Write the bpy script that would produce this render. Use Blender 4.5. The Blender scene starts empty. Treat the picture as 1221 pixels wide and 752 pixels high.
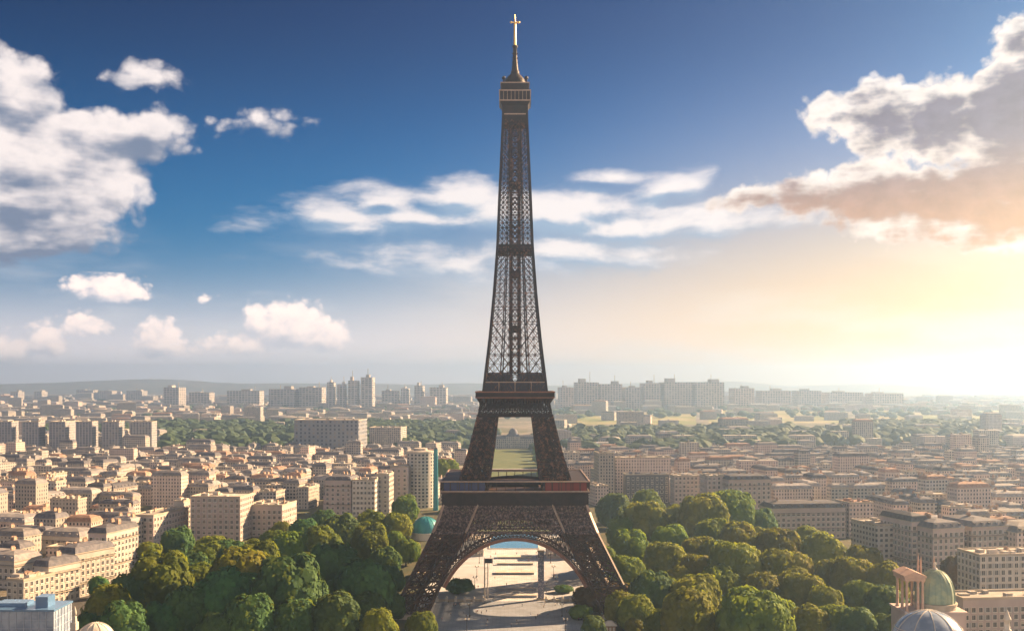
import bpy, bmesh, math, random
from math import sin, cos, pi, radians, atan2, sqrt, degrees
from mathutils import Vector, Matrix, noise as mnoise
import numpy as np
R = radians
random.seed(7)
scn = bpy.context.scene
col = scn.collection

# ------------------------------------------------------------------ camera
F, D, H = 1309.0, 629.0, 122.0      # focal length in photo pixels, distance to the tower axis, eye height
HY, CX = 455.0, 610.5               # horizon row, centre column of the photograph (1221 x 752)
cd = bpy.data.cameras.new('camera'); cam = bpy.data.objects.new('camera', cd); col.objects.link(cam)
cam.location = (0, -D, H); cam.rotation_euler = (R(90), 0, 0)
cd.sensor_width = 36.0; cd.lens = 36.0 * F / 1221.0
cd.shift_y = (HY - 376.0) / 1221.0
cd.clip_start = 1.0; cd.clip_end = 60000.0
scn.camera = cam

def at(px, py, z=0.0):
    """the point at height z that lies on the sight line of a spot in the photograph"""
    d = F * (H - z) / (py - HY)
    return Vector(((px - CX) * d / F, d - D, z))
def dist(py, z=0.0): return F * (H - z) / (py - HY)
def az_el(px, py):
    a = math.atan((px - CX) / F); e = math.atan((HY - py) / sqrt(F * F + (px - CX) ** 2))
    return degrees(a), degrees(e)

# ------------------------------------------------------------------ sun, sky, exposure
SUN_AZ, SUN_EL = 58.0, 25.0          # compass degrees from the view axis towards the right; elevation
scn.view_settings.view_transform = 'Standard'; scn.view_settings.look = 'None'
scn.view_settings.exposure = 2.12; scn.view_settings.gamma = 1.0
sl = bpy.data.lights.new('sun', 'SUN'); sl.energy = 5.0; sl.angle = R(0.5); sl.color = (1.0, 0.63, 0.33)
so = bpy.data.objects.new('sun', sl); col.objects.link(so)
sd = Vector((sin(R(SUN_AZ)) * cos(R(SUN_EL)), cos(R(SUN_AZ)) * cos(R(SUN_EL)), sin(R(SUN_EL))))
so.rotation_euler = sd.to_track_quat('Z', 'Y').to_euler(); so.location = (400, 0, 700)

world = bpy.data.worlds.new('World'); scn.world = world; world.use_nodes = True

class Nodes:
    """small helper for writing node maths as expressions"""
    def __init__(s, tree): s.t = tree; s.n = tree.nodes; s.l = tree.links
    def put(s, sock, v):
        if hasattr(v, 'is_linked') or hasattr(v, 'links'): s.l.new(v, sock)
        else: sock.default_value = v
    def m(s, op, a, b=None, c=None, clamp=False):
        n = s.n.new('ShaderNodeMath'); n.operation = op; n.use_clamp = clamp
        s.put(n.inputs[0], a)
        if b is not None: s.put(n.inputs[1], b)
        if c is not None: s.put(n.inputs[2], c)
        return n.outputs[0]
    def v(s, op, a, b=None, scale=None):
        n = s.n.new('ShaderNodeVectorMath'); n.operation = op
        s.put(n.inputs[0], a)
        if b is not None: s.put(n.inputs[1], b)
        if scale is not None: s.put(n.inputs['Scale'], scale)
        return n.outputs['Value'] if op in ('DOT_PRODUCT', 'LENGTH', 'DISTANCE') else n.outputs['Vector']
    def xyz(s, x, y, z):
        n = s.n.new('ShaderNodeCombineXYZ'); s.put(n.inputs[0], x); s.put(n.inputs[1], y); s.put(n.inputs[2], z); return n.outputs[0]
    def sep(s, v):
        n = s.n.new('ShaderNodeSeparateXYZ'); s.put(n.inputs[0], v); return n.outputs
    def step(s, x, a, b, c=0.0, d=1.0, smooth=True):
        n = s.n.new('ShaderNodeMapRange'); n.interpolation_type = 'SMOOTHSTEP' if smooth else 'LINEAR'
        s.put(n.inputs['Value'], x); s.put(n.inputs['From Min'], a); s.put(n.inputs['From Max'], b)
        s.put(n.inputs['To Min'], c); s.put(n.inputs['To Max'], d); return n.outputs['Result']
    def mix(s, f, a, b, mode='MIX'):
        n = s.n.new('ShaderNodeMix'); n.data_type = 'RGBA'; n.blend_type = mode; n.clamp_factor = True
        s.put(n.inputs[0], f)
        s.put(n.inputs[6], (*a, 1) if isinstance(a, tuple) and len(a) == 3 else a)
        s.put(n.inputs[7], (*b, 1) if isinstance(b, tuple) and len(b) == 3 else b)
        return n.outputs[2]
    def noise(s, vec, scale, detail=2.0, rough=0.5, color=False, dim='3D', lac=2.0):
        n = s.n.new('ShaderNodeTexNoise'); n.noise_dimensions = dim
        if vec is not None: s.put(n.inputs['Vector'], vec)
        n.inputs['Scale'].default_value = scale; n.inputs['Detail'].default_value = detail
        n.inputs['Roughness'].default_value = rough; n.inputs['Lacunarity'].default_value = lac
        return n.outputs['Color'] if color else n.outputs['Fac']
    def voro(s, vec, scale, feature='F1', detail=0.0, rough=0.5, out='Distance', rand=1.0):
        n = s.n.new('ShaderNodeTexVoronoi'); n.feature = feature
        if vec is not None: s.put(n.inputs['Vector'], vec)
        n.inputs['Scale'].default_value = scale
        n.inputs['Detail'].default_value = detail; n.inputs['Roughness'].default_value = rough
        n.inputs['Randomness'].default_value = rand
        return n.outputs[out]
# ------------------------------------------------------------------ the sky (world): Nishita air, aureole round the sun, clouds by direction
W = Nodes(world.node_tree)
W.n.clear()
tc = W.n.new('ShaderNodeTexCoord')
dirv = W.v('NORMALIZE', tc.outputs['Generated'])
dx, dy, dz = W.sep(dirv)
U = W.m('MULTIPLY', W.m('ARCTAN2', dx, dy), 57.29578)
V = W.m('MULTIPLY', W.m('ARCSINE', dz), 57.29578)
sky = W.n.new('ShaderNodeTexSky'); sky.sky_type = 'NISHITA'; sky.sun_disc = False
sky.sun_elevation = R(SUN_EL); sky.sun_rotation = R(SUN_AZ)
sky.altitude = 120; sky.air_density = 1.0; sky.dust_density = 1.2; sky.ozone_density = 2.0
SKY_STRENGTH = 0.10                                            # Background strength; exposure is set with the sun above
# deep polarised blue: the Nishita colours deepened channel by channel
sr, sg, sb = W.sep(W.v('SCALE', sky.outputs[0], scale=SKY_STRENGTH))
air = W.xyz(W.m('MULTIPLY', W.m('POWER', sr, 2.0), 0.012), W.m('MULTIPLY', W.m('POWER', sg, 2.15), 0.74), W.m('MULTIPLY', W.m('POWER', sb, 2.0), 1.12))
cs = W.v('DOT_PRODUCT', dirv, tuple(sd))                       # cosine of the angle to the sun
ang = W.m('MULTIPLY', W.m('ARCCOSINE', W.m('MINIMUM', W.m('MAXIMUM', cs, -1.0), 1.0)), 57.29578)
def gauss(x, s):
    q = W.m('DIVIDE', x, s); return W.m('EXPONENT', W.m('MULTIPLY', W.m('MULTIPLY', q, q), -1.0))
VP = W.m('MAXIMUM', V, 0.0)
air = W.v('SCALE', air, scale=W.step(V, 19.0, 8.0, 0.64, 1.0))
near = W.step(ang, 74.0, 38.0)
thick = gauss(VP, W.m('MULTIPLY_ADD', near, 5.0, 3.6))                                          # the milky lower air
milk = W.mix(near, (1.45, 1.22, 1.16), (1.40, 0.74, 0.20))
glow = W.m('MINIMUM', W.m('MULTIPLY', W.m('MULTIPLY', gauss(ang, 20.0), 18.0), gauss(VP, 7.5)), 0.80)
gl = W.v('SCALE', W.mix(W.step(V, 0.0, 6.0), (0.80, 0.24, 0.0), (1.0, 0.58, 0.14)), scale=glow)
midblue = W.m('MULTIPLY', gauss(VP, 11.0), 0.62)
air = W.mix(midblue, air, (0.0, 0.27, 0.58))
base = W.mix(W.m('MULTIPLY', thick, 0.88), air, milk)
# unseen warm cloud added behind the viewer to fill the shaded fronts
behind = W.m('MULTIPLY', W.step(dy, -0.05, -0.45), W.step(V, 75.0, 30.0))
bn = W.noise(dirv, 3.0, 3, 0.55)
base = W.mix(W.m('MULTIPLY', behind, W.step(bn, 0.30, 0.60, 0.45, 1.0)), base, (0.95, 0.76, 0.66))

# ---- clouds
nW = W.noise(W.xyz(U, V, 0.0), 0.11, 4, 0.55, color=True, dim='2D')      # large warp
wx, wy, wz = W.sep(nW)
U1 = W.m('ADD', U, W.m('MULTIPLY', W.m('SUBTRACT', wx, 0.5), 1.6))
V1 = W.m('ADD', V, W.m('MULTIPLY', W.m('SUBTRACT', wy, 0.5), 1.0))

def blob_group(name, blobs, seed, ns, amp, bamp, soften=0.25, bias=0.0, detail=6):
    """field of a cloud bank: soft union of flat-bottomed ellipses plus billowing noise; blobs = (px, py, rx, r_up, r_down[, gain])"""
    gt = bpy.data.node_groups.new(name, 'ShaderNodeTree')
    gt.interface.new_socket('U', in_out='INPUT', socket_type='NodeSocketFloat')
    gt.interface.new_socket('V', in_out='INPUT', socket_type='NodeSocketFloat')
    gt.interface.new_socket('Field', in_out='OUTPUT', socket_type='NodeSocketFloat')
    G = Nodes(gt)
    gi = G.n.new('NodeGroupInput'); go = G.n.new('NodeGroupOutput')
    u, v = gi.outputs[0], gi.outputs[1]
    k = 57.29578 / F
    f = None
    for b in blobs:
        px, py, rx, ru, rd = b[:5]
        a, e = az_el(px, py)
        su = G.m('MULTIPLY_ADD', u, 1.0 / (rx * k), -a / (rx * k))
        dv = G.m('SUBTRACT', v, e)
        sv = G.m('MAXIMUM', G.m('MULTIPLY', dv, 1.0 / (ru * k)), G.m('MULTIPLY', dv, -1.0 / (rd * k)))
        q = G.m('SQRT', G.m('MULTIPLY_ADD', su, su, G.m('MULTIPLY', sv, sv)))
        gain = min(rx, (ru + rd) * .5) / 30.0 * (b[5] if len(b) > 5 else 1.0)
        q = G.m('MULTIPLY_ADD', q, -gain, gain)
        f = q if f is None else G.m('SMOOTH_MAX', f, q, soften)
    vec = G.xyz(G.m('ADD', u, seed * 10), G.m('MULTIPLY', v, 1.2), 0.0)
    n1 = G.noise(vec, ns, detail, 0.52, dim='2D')
    t = G.m('MULTIPLY_ADD', n1, amp, -0.5 * amp + bias)
    if bamp:
        vo = G.n.new('ShaderNodeTexVoronoi'); vo.voronoi_dimensions = '2D'; G.put(vo.inputs['Vector'], vec)
        vo.inputs['Scale'].default_value = ns * 2.2; vo.inputs['Detail'].default_value = 3.0; vo.inputs['Roughness'].default_value = .42
        t = G.m('MULTIPLY_ADD', vo.outputs['Distance'], -bamp, G.m('ADD', t, 0.5 * bamp))
    G.l.new(G.m('ADD', f, t), go.inputs[0])
    return gt
def field(gt, u, v):
    n = W.n.new('ShaderNodeGroup'); n.node_tree = gt
    W.put(n.inputs[0], u); W.put(n.inputs[1], v); return n.outputs[0]
def sub(a, b): return W.m('SUBTRACT', a, b)
def mul(a, b): return W.m('MULTIPLY', a, b)

# piled white clouds on the side away from the sun
left_blobs = [(8, 125, 62, 52, 50), (60, 168, 70, 40, 34), (125, 166, 88, 24, 30), (90, 150, 60, 22, 30), (188, 152, 40, 20, 24),
              (30, 225, 130, 56, 46), (90, 190, 80, 40, 40), (30, 275, 90, 40, 30), (110, 210, 60, 40, 34), (0, 268, 90, 40, 40), (60, 258, 46, 26, 22), (-40, 180, 80, 110, 100), (40, 200, 110, 60, 60),
              (176, 94, 34, 16, 12, 1.0), (306, 146, 36, 7, 7, .7)]
small_blobs = [(126, 350, 50, 26, 13, 1.5), (100, 346, 26, 18, 11, 1.5), (226, 298, 18, 6, 6, 2), (249, 355, 15, 5, 4, 2),
               (58, 414, 28, 28, 16, 1.3), (96, 394, 30, 18, 13, 1.2), (188, 406, 32, 32, 20, 1.3), (8, 425, 44, 24, 16, 1.1),
               (311, 384, 20, 28, 18, 1.4), (348, 394, 50, 38, 20, 1.4), (384, 402, 36, 24, 16, 1.4), (290, 408, 56, 16, 14, 1.2), (352, 296, 26, 11, 9, 1.8), (240, 415, 90, 8, 8)]
right_blobs = [(1000, 136, 44, 24, 26), (1060, 142, 70, 46, 44), (1130, 148, 80, 56, 50), (1205, 125, 56, 50, 66), (1218, 48, 32, 30, 60), (1250, 130, 100, 70, 110),
               (1215, 205, 90, 46, 30), (1270, 240, 150, 60, 60),
               (890, 240, 60, 18, 14, 1.2), (970, 238, 70, 30, 24), (1050, 238, 90, 46, 38), (1120, 250, 110, 48, 44), (1190, 260, 90, 44, 38)]
wisp_blobs = [(400, 262, 80, 26, 14), (460, 244, 66, 24, 18), (548, 236, 70, 30, 26), (500, 262, 120, 24, 18), (650, 256, 120, 32, 28), (760, 268, 150, 26, 20),
              (840, 268, 100, 18, 16), (900, 262, 70, 12, 10), (700, 245, 120, 20, 20), (430, 275, 110, 12, 10),  (728, 210, 58, 10, 9, 1.8), (800, 224, 50, 20, 16, 1.2), (690, 300, 150, 26, 24, .9),
              (420, 318, 40, 9, 8, 1.0), (560, 315, 130, 26, 22, .6)]
gL = blob_group('cloud_left', left_blobs, 1.3, 0.40, 0.70, 0.40, 0.25, 0.22)
gS = blob_group('cloud_small', small_blobs, 5.1, 0.75, 0.6, 0.4, 0.2, 0.1)
gR = blob_group('cloud_right', right_blobs, 9.4, 0.45, 0.80, 0.45, 0.25, 0.12)
gW = blob_group('cloud_wisp', wisp_blobs, 2.2, 0.30, 0.55, 0.0, 0.25, 0.16, 5)
soft = W.noise(W.xyz(U, mul(V, 2.6), 0.0), 0.22, 3, 0.55, dim='2D')
soft2 = W.noise(W.xyz(mul(U, 0.35), mul(V, 1.1), 0.0), 0.45, 4, 0.55, dim='2D')
softc = sub(soft, 0.5); soft2c = sub(soft2, 0.5)

bump = W.noise(W.xyz(U1, mul(V1, 1.5), 0.0), 0.9, 5, 0.6, dim='2D')
fl = field(gL, U1, V1); dl = sub(fl, field(gL, W.m('ADD', U1, 0.5), W.m('ADD', V1, 0.9)))
aL = W.step(fl, -0.02, 0.42)
litL = W.step(W.m('ADD', dl, W.m('MULTIPLY_ADD', soft2c, 4.2, mul(softc, 1.2))), -0.95, 0.8)
texf = W.step(bump, 0.30, 0.70, 0.86, 1.12, False)
litL = mul(litL, W.step(bump, 0.2, 0.6, 0.82, 1.0))
cL = W.mix(litL, (0.20, 0.25, 0.36), (1.02, 0.91, 0.87))
fs = field(gS, U1, V1); dS = sub(fs, field(gS, W.m('ADD', U1, 0.3), W.m('ADD', V1, 0.5)))
aS = W.step(fs, -0.02, 0.42); litS = mul(W.step(dS, -0.7, 0.45), W.step(bump, 0.25, 0.6, 0.6, 1.0))
cS = W.mix(litS, (0.78, 0.74, 0.80), (1.50, 1.20, 1.06))
# the bank seen against the sun: bright rims, a dull violet heart, a warm base
fr = field(gR, U1, V1); dr = sub(fr, field(gR, W.m('ADD', U1, 0.2), W.m('ADD', V1, 0.8)))
aR = W.step(fr, -0.02, 0.36)
heart = W.step(W.m('ADD', fr, W.m('MULTIPLY_ADD', soft2c, 3.6, mul(sub(bump, 0.5), 0.9))), 0.15, 1.15)
topR = W.step(dr, 0.15, 0.75)
cR = W.mix(heart, (1.0, 0.88, 0.80), (0.22, 0.20, 0.27))
cR = W.mix(mul(mul(topR, 0.7), sub(1.0, heart)), cR, (1.0, 0.93, 0.88))
lowR = W.step(V, 12.0, 7.0)
cR = W.mix(mul(lowR, W.m('MULTIPLY_ADD', heart, 0.5, 0.1)), cR, (0.80, 0.36, 0.12))
cR = W.v('SCALE', cR, scale=texf)
# wind-drawn sheets in the middle
U2 = W.m('ADD', U, mul(sub(wx, 0.5), 4.0)); V2 = W.m('ADD', V, mul(sub(wy, 0.5), 1.4))
fw = field(gW, U2, V2); fw2 = field(gW, W.m('ADD', U2, 0.2), W.m('ADD', V2, 0.5))
streak = W.noise(W.xyz(mul(U2, 0.42), mul(V2, 1.3), 0.0), 0.75, 5, 0.6, dim='2D')
aW = mul(W.step(W.m('ADD', fw, mul(sub(streak, 0.5), 0.9)), 0.0, 0.75), 0.94)
litW = W.step(W.m('ADD', sub(fw, fw2), mul(sub(streak, 0.5), 0.8)), -0.28, 0.22)
cW = W.mix(litW, (0.33, 0.46, 0.62), (1.04, 0.94, 0.90))
# thin veil low in the sky
veil_n = W.noise(W.xyz(mul(U, 0.22), V, 0.0), 0.5, 4, 0.55, dim='2D')
veil = mul(mul(W.step(V, 9.0, 2.0), W.step(veil_n, 0.45, 0.72)), 0.45)
veiled = W.mix(veil, base, W.mix(near, (0.80, 0.78, 0.80), (1.0, 0.86, 0.70)))

def sheet(c, a=None, over=None):
    """a Background of the cloud colour laid over the veiled sky, with the glow of the sun in front"""
    if a is not None: c = W.mix(a, over, c)
    n = W.n.new('ShaderNodeBackground'); n.inputs['Strength'].default_value = SKY_STRENGTH
    W.put(n.inputs['Color'], W.v('SCALE', W.v('ADD', c, gl), scale=0.245 / SKY_STRENGTH)); return n.outputs[0]
def window(u0, u1, v0, v1):
    """1 inside a block of directions, 0 outside (lets the renderer skip the cloud maths elsewhere)"""
    a = mul(W.m('GREATER_THAN', U, u0), W.m('LESS_THAN', U, u1)); b = mul(W.m('GREATER_THAN', V, v0), W.m('LESS_THAN', V, v1)); return mul(a, b)
def over(win, top, rest):
    n = W.n.new('ShaderNodeMixShader'); W.put(n.inputs[0], win); W.l.new(rest, n.inputs[1]); W.l.new(top, n.inputs[2]); return n.outputs[0]
WL = window(-34, -9.5, 5.35, 19); WS = window(-34, -7.0, 0.4, 5.4); WR = window(8.5, 40, 4.0, 21)
WM = W.m('MAXIMUM', window(-17, -7, 4.95, 10.6), window(-7, 8.5001, 2.4, 12.5))
sh = sheet(veiled)
sh = over(WS, sheet(cS, aS, veiled), sh)
sh = over(WL, sheet(cL, aL, veiled), sh)
wisped = W.mix(aW, veiled, cW)
sh = over(WM, sheet(wisped), sh)
sh = over(WR, sheet(cR, aR, wisped), sh)
wo = W.n.new('ShaderNodeOutputWorld'); W.l.new(sh, wo.inputs['Surface'])
world.cycles.sampling_method = 'MANUAL'; world.cycles.sample_map_resolution = 512
scn.cycles.volume_bounces = 4; scn.cycles.max_bounces = 5; scn.cycles.diffuse_bounces = 2; scn.cycles.glossy_bounces = 2
scn.cycles.transmission_bounces = 3; scn.cycles.transparent_max_bounces = 6
# ------------------------------------------------------------------ helpers
def tag(o, label=None, cat=None, group=None, kind=None):
    if label: o['label'] = label
    if cat: o['category'] = cat
    if group: o['group'] = group
    if kind: o['kind'] = kind
    return o
def empty(name, loc=(0, 0, 0), rz=0.0):
    o = bpy.data.objects.new(name, None); col.objects.link(o); o.location = loc; o.rotation_euler = (0, 0, rz); o.empty_display_size = 2; return o
def link(name, me, parent=None, loc=None, rz=None):
    o = bpy.data.objects.new(name, me); col.objects.link(o)
    if parent is not None: o.parent = parent
    if loc is not None: o.location = loc
    if rz is not None: o.rotation_euler = (0, 0, rz)
    return o

class MB:
    """gathers boxes, bars, prisms and lathes; build() links them as one mesh"""
    def __init__(s): s.v = []; s.f = []; s.mi = []; s.smooth = []
    def add(s, vs, fs, mi=0, smooth=False):
        o = len(s.v); s.v.extend([tuple(p) for p in vs])
        for f in fs: s.f.append(tuple(i + o for i in f)); s.mi.append(mi); s.smooth.append(smooth)
    def box(s, x0, y0, z0, x1, y1, z1, mi=0, rz=0.0, c=(0, 0), taper=1.0):
        cx, cy = (x0 + x1) / 2, (y0 + y1) / 2
        vs = []
        for z, t in ((z0, 1.0), (z1, taper)):
            for (x, y) in ((x0, y0), (x1, y0), (x1, y1), (x0, y1)):
                X, Y = cx + (x - cx) * t, cy + (y - cy) * t
                if rz: X, Y = X * cos(rz) - Y * sin(rz), X * sin(rz) + Y * cos(rz)
                vs.append((X + c[0], Y + c[1], z))
        s.add(vs, [(0, 3, 2, 1), (4, 5, 6, 7), (0, 1, 5, 4), (1, 2, 6, 5), (2, 3, 7, 6), (3, 0, 4, 7)], mi)
    def bar(s, p, q, w, h=None, mi=0):
        p, q = Vector(p), Vector(q); h = h or w
        d = q - p
        if d.length < 1e-6: return
        d.normalize()
        a = Vector((0, 0, 1)) if abs(d.z) < 0.9 else Vector((0, 1, 0))
        x = d.cross(a).normalized(); y = d.cross(x).normalized()
        x *= w / 2; y *= h / 2
        vs = [p - x - y, p + x - y, p + x + y, p - x + y, q - x - y, q + x - y, q + x + y, q - x + y]
        s.add(vs, [(0, 3, 2, 1), (4, 5, 6, 7), (0, 1, 5, 4), (1, 2, 6, 5), (2, 3, 7, 6), (3, 0, 4, 7)], mi)
    def poly(s, pts, w, h=None, mi=0):
        for a, b in zip(pts[:-1], pts[1:]): s.bar(a, b, w, h, mi)
    def lathe(s, prof, n=20, c=(0, 0), mi=0, smooth=True, cap=True, ph=0.0):
        vs = []; fs = []
        for (r, z) in prof:
            for k in range(n):
                a = 2 * pi * k / n + ph; vs.append((c[0] + r * cos(a), c[1] + r * sin(a), z))
        for i in range(len(prof) - 1):
            for k in range(n):
                k2 = (k + 1) % n
                fs.append((i * n + k, i * n + k2, (i + 1) * n + k2, (i + 1) * n + k))
        s.add(vs, fs, mi, smooth)
        if cap:
            if prof[0][0] > 1e-3: s.add(vs[:n], [tuple(range(n))[::-1]], mi)
            if prof[-1][0] > 1e-3: s.add(vs[-n:], [tuple(range(n))], mi)
    def mesh(s, name, mats):
        me = bpy.data.meshes.new(name); me.from_pydata(s.v, [], s.f)
        for m in (mats if isinstance(mats, (list, tuple)) else [mats]): me.materials.append(m)
        me.polygons.foreach_set('material_index', s.mi); me.polygons.foreach_set('use_smooth', s.smooth)
        me.update(); return me
    def build(s, name, mats, parent=None, loc=None, rz=None): return link(name, s.mesh(name, mats), parent, loc, rz)

def mat(name, color=(.5, .5, .5), rough=0.7, metal=0.0, spec=0.4):
    m = bpy.data.materials.new(name); m.use_nodes = True
    b = m.node_tree.nodes['Principled BSDF']
    b.inputs['Base Color'].default_value = (*color, 1); b.inputs['Roughness'].default_value = rough
    b.inputs['Metallic'].default_value = metal; b.inputs['Specular IOR Level'].default_value = spec
    return m, Nodes(m.node_tree), b
def objco(N):
    t = N.n.new('ShaderNodeTexCoord'); return t.outputs['Object'], t.outputs['Normal']
def rnd(N): return N.n.new('ShaderNodeObjectInfo').outputs['Random']

def noisy(name, c1, c2, scale, rough=0.8, metal=0.0, detail=5, spec=0.3, vary=0.0, lo=.35, hi=.65, streak=1.0):
    """a surface mottled between two colours, shifted a little from object to object"""
    m, N, b = mat(name, c1, rough, metal, spec)
    co, _ = objco(N)
    v = N.v('MULTIPLY', co, (1, 1, streak))
    f = N.step(N.noise(v, scale, detail, .6), lo, hi)
    c = N.mix(f, c1, c2)
    if vary:
        k = N.m('MULTIPLY_ADD', rnd(N), 2 * vary, 1 - vary); c = N.v('SCALE', c, scale=k)
    N.put(b.inputs['Base Color'], c); return m

IRON = noisy('wrought_iron', (.026, .016, .016), (.080, .038, .028), .22, .6, .1)
IRON_DARK = noisy('dark_iron', (.013, .010, .013), (.030, .019, .020), .25, .6, .1)
IRON_LIGHT = noisy('pale_iron', (.34, .25, .20), (.42, .33, .27), .4, .5, .2)
IRON_BELT = noisy('flecked_lattice_iron', (.028, .019, .023), (.26, .19, .19), .9, .6, .1, 3, .3, 0, .42, .70)  # dark iron flecked at random with pale purple-grey
IRON_SPECK = noisy('glint_flecked_iron', (.024, .016, .017), (.21, .105, .068), .55, .6, .1, 3, .3, 0, .44, .72)  # coppery highlights painted into the iron as speckle
NAVY = mat('navy_glass', (.02, .035, .13), .25, 0, .5)[0]
DARKRED = mat('dark_red_paint', (.20, .022, .016), .5)[0]
GOLD = mat('gilded', (.80, .55, .20), .35, .7)[0]
STONE = noisy('pale_stone', (.42, .37, .30), (.33, .29, .24), .12, .85)
STONE_W = noisy('white_stone', (.62, .58, .52), (.5, .46, .41), .3, .8)
GLASS_BLUE = mat('blue_glass', (.10, .20, .36), .12, 0, .8)[0]
GLASS_DARK = mat('window_glass', (.025, .03, .045), .12, 0, .7)[0]
WINFRAME = mat('window_frame_paint', (.55, .52, .47), .6)[0]
COPPER = noisy('green_copper', (.30, .36, .25), (.20, .28, .22), .35, .6, 0)
TEAL = noisy('teal_copper', (.05, .30, .34), (.03, .22, .27), .12, .45, 0)
# ------------------------------------------------------------------ the iron tower
TX = 1.7
def curve(tab, z):
    for (z0, a), (z1, b) in zip(tab[:-1], tab[1:]):
        if z <= z1: return a + (b - a) * (z - z0) / (z1 - z0)
    return tab[-1][1]
OUT1 = [(0, 63.5), (10, 59.4), (19, 54.9), (31, 48.9), (41, 43.9), (50, 40.2), (57, 38.0)]
INN1 = [(0, 46.5), (18, 38.2), (41, 26.6), (57, 19.6)]
OUT2 = [(66, 31.0), (84, 25.4), (103, 20.7), (112, 18.9)]
INN2 = [(66, 14.6), (84, 12.2), (103, 9.9), (112, 9.0)]
OUT3 = [(118, 17.8), (129, 16.3), (148, 14.1), (172, 11.9), (198, 10.0), (224, 9.0), (248, 7.9), (270, 6.9), (279, 6.6)]

tower = empty('iron_tower', (TX, 0, 0))
tag(tower, 'tall dark wrought-iron lattice tower with four splayed legs, arch and gilded spire', 'tower')

def quad_lattice(mb, a0, a1, b0, b1, n, w, w2, fine=True):
    """X bracing on a quad panel between the edges a0-a1 and b0-b1, cut into n cells along its height"""
    a0, a1, b0, b1 = map(Vector, (a0, a1, b0, b1))
    for i in range(n):
        t0, t1 = i / n, (i + 1) / n
        p, q = a0.lerp(a1, t0), a0.lerp(a1, t1)
        r, s = b0.lerp(b1, t0), b0.lerp(b1, t1)
        mb.bar(p, s, w); mb.bar(r, q, w); mb.bar(q, s, w * 1.1)
        if fine:
            m0, m1 = p.lerp(r, .5), q.lerp(s, .5)
            e, g = p.lerp(q, .5), r.lerp(s, .5)
            for (u, v) in ((m0, e), (m0, g), (m1, e), (m1, g), (e, g), (m0, m1)): mb.bar(u, v, w2)

def leg_mesh(mb, OUT, INN, zs, sx, sy, chord, w, w2, cells, edge_mi=0, fine=True):
    for zi in range(len(zs) - 1):
        z0, z1 = zs[zi], zs[zi + 1]
        def c(z):
            o, i = curve(OUT, z), curve(INN, z)
            return [Vector((sx * o, sy * o, z)), Vector((sx * i, sy * o, z)), Vector((sx * i, sy * i, z)), Vector((sx * o, sy * i, z))]
        A, B = c(z0), c(z1)
        for k in range(4):
            mb.bar(A[k], B[k], chord, chord, edge_mi)
            k2 = (k + 1) % 4
            mb.bar(B[k], B[k2], chord * .8)
            # each face is cut into columns so that the lattice reads dense
            for q in range(cells):
                t0, t1 = q / cells, (q + 1) / cells
                quad_lattice(mb, A[k].lerp(A[k2], t0), B[k].lerp(B[k2], t0), A[k].lerp(A[k2], t1), B[k].lerp(B[k2], t1), 1, w, w2, fine)
                if q: mb.bar(A[k].lerp(A[k2], t0), B[k].lerp(B[k2], t0), w * 1.2)
        # stair and lift shaft running up inside the leg
        mc = lambda P: (P[0] + P[1] + P[2] + P[3]) / 4
        mb.bar(mc(A), mc(B), 2.6)

# lower legs
for sx in (-1, 1):
    for sy in (-1, 1):
        mb = MB()
        leg_mesh(mb, OUT1, INN1, [1.5, 8, 15, 23, 31, 38, 41.5], sx, sy, 1.25, .62, .30, 2)
        lg = mb.build('leg', IRON, tower)
        ft = MB(); o, i = curve(OUT1, 0), curve(INN1, 0)
        x0, x1 = sorted((sx * (o + 2), sx * (i - 2))); y0, y1 = sorted((sy * (o + 2), sy * (i - 2)))
        ft.box(x0, y0, 0, x1, y1, 2.2, taper=.94)
        ft.build('foot', STONE, lg)
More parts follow.
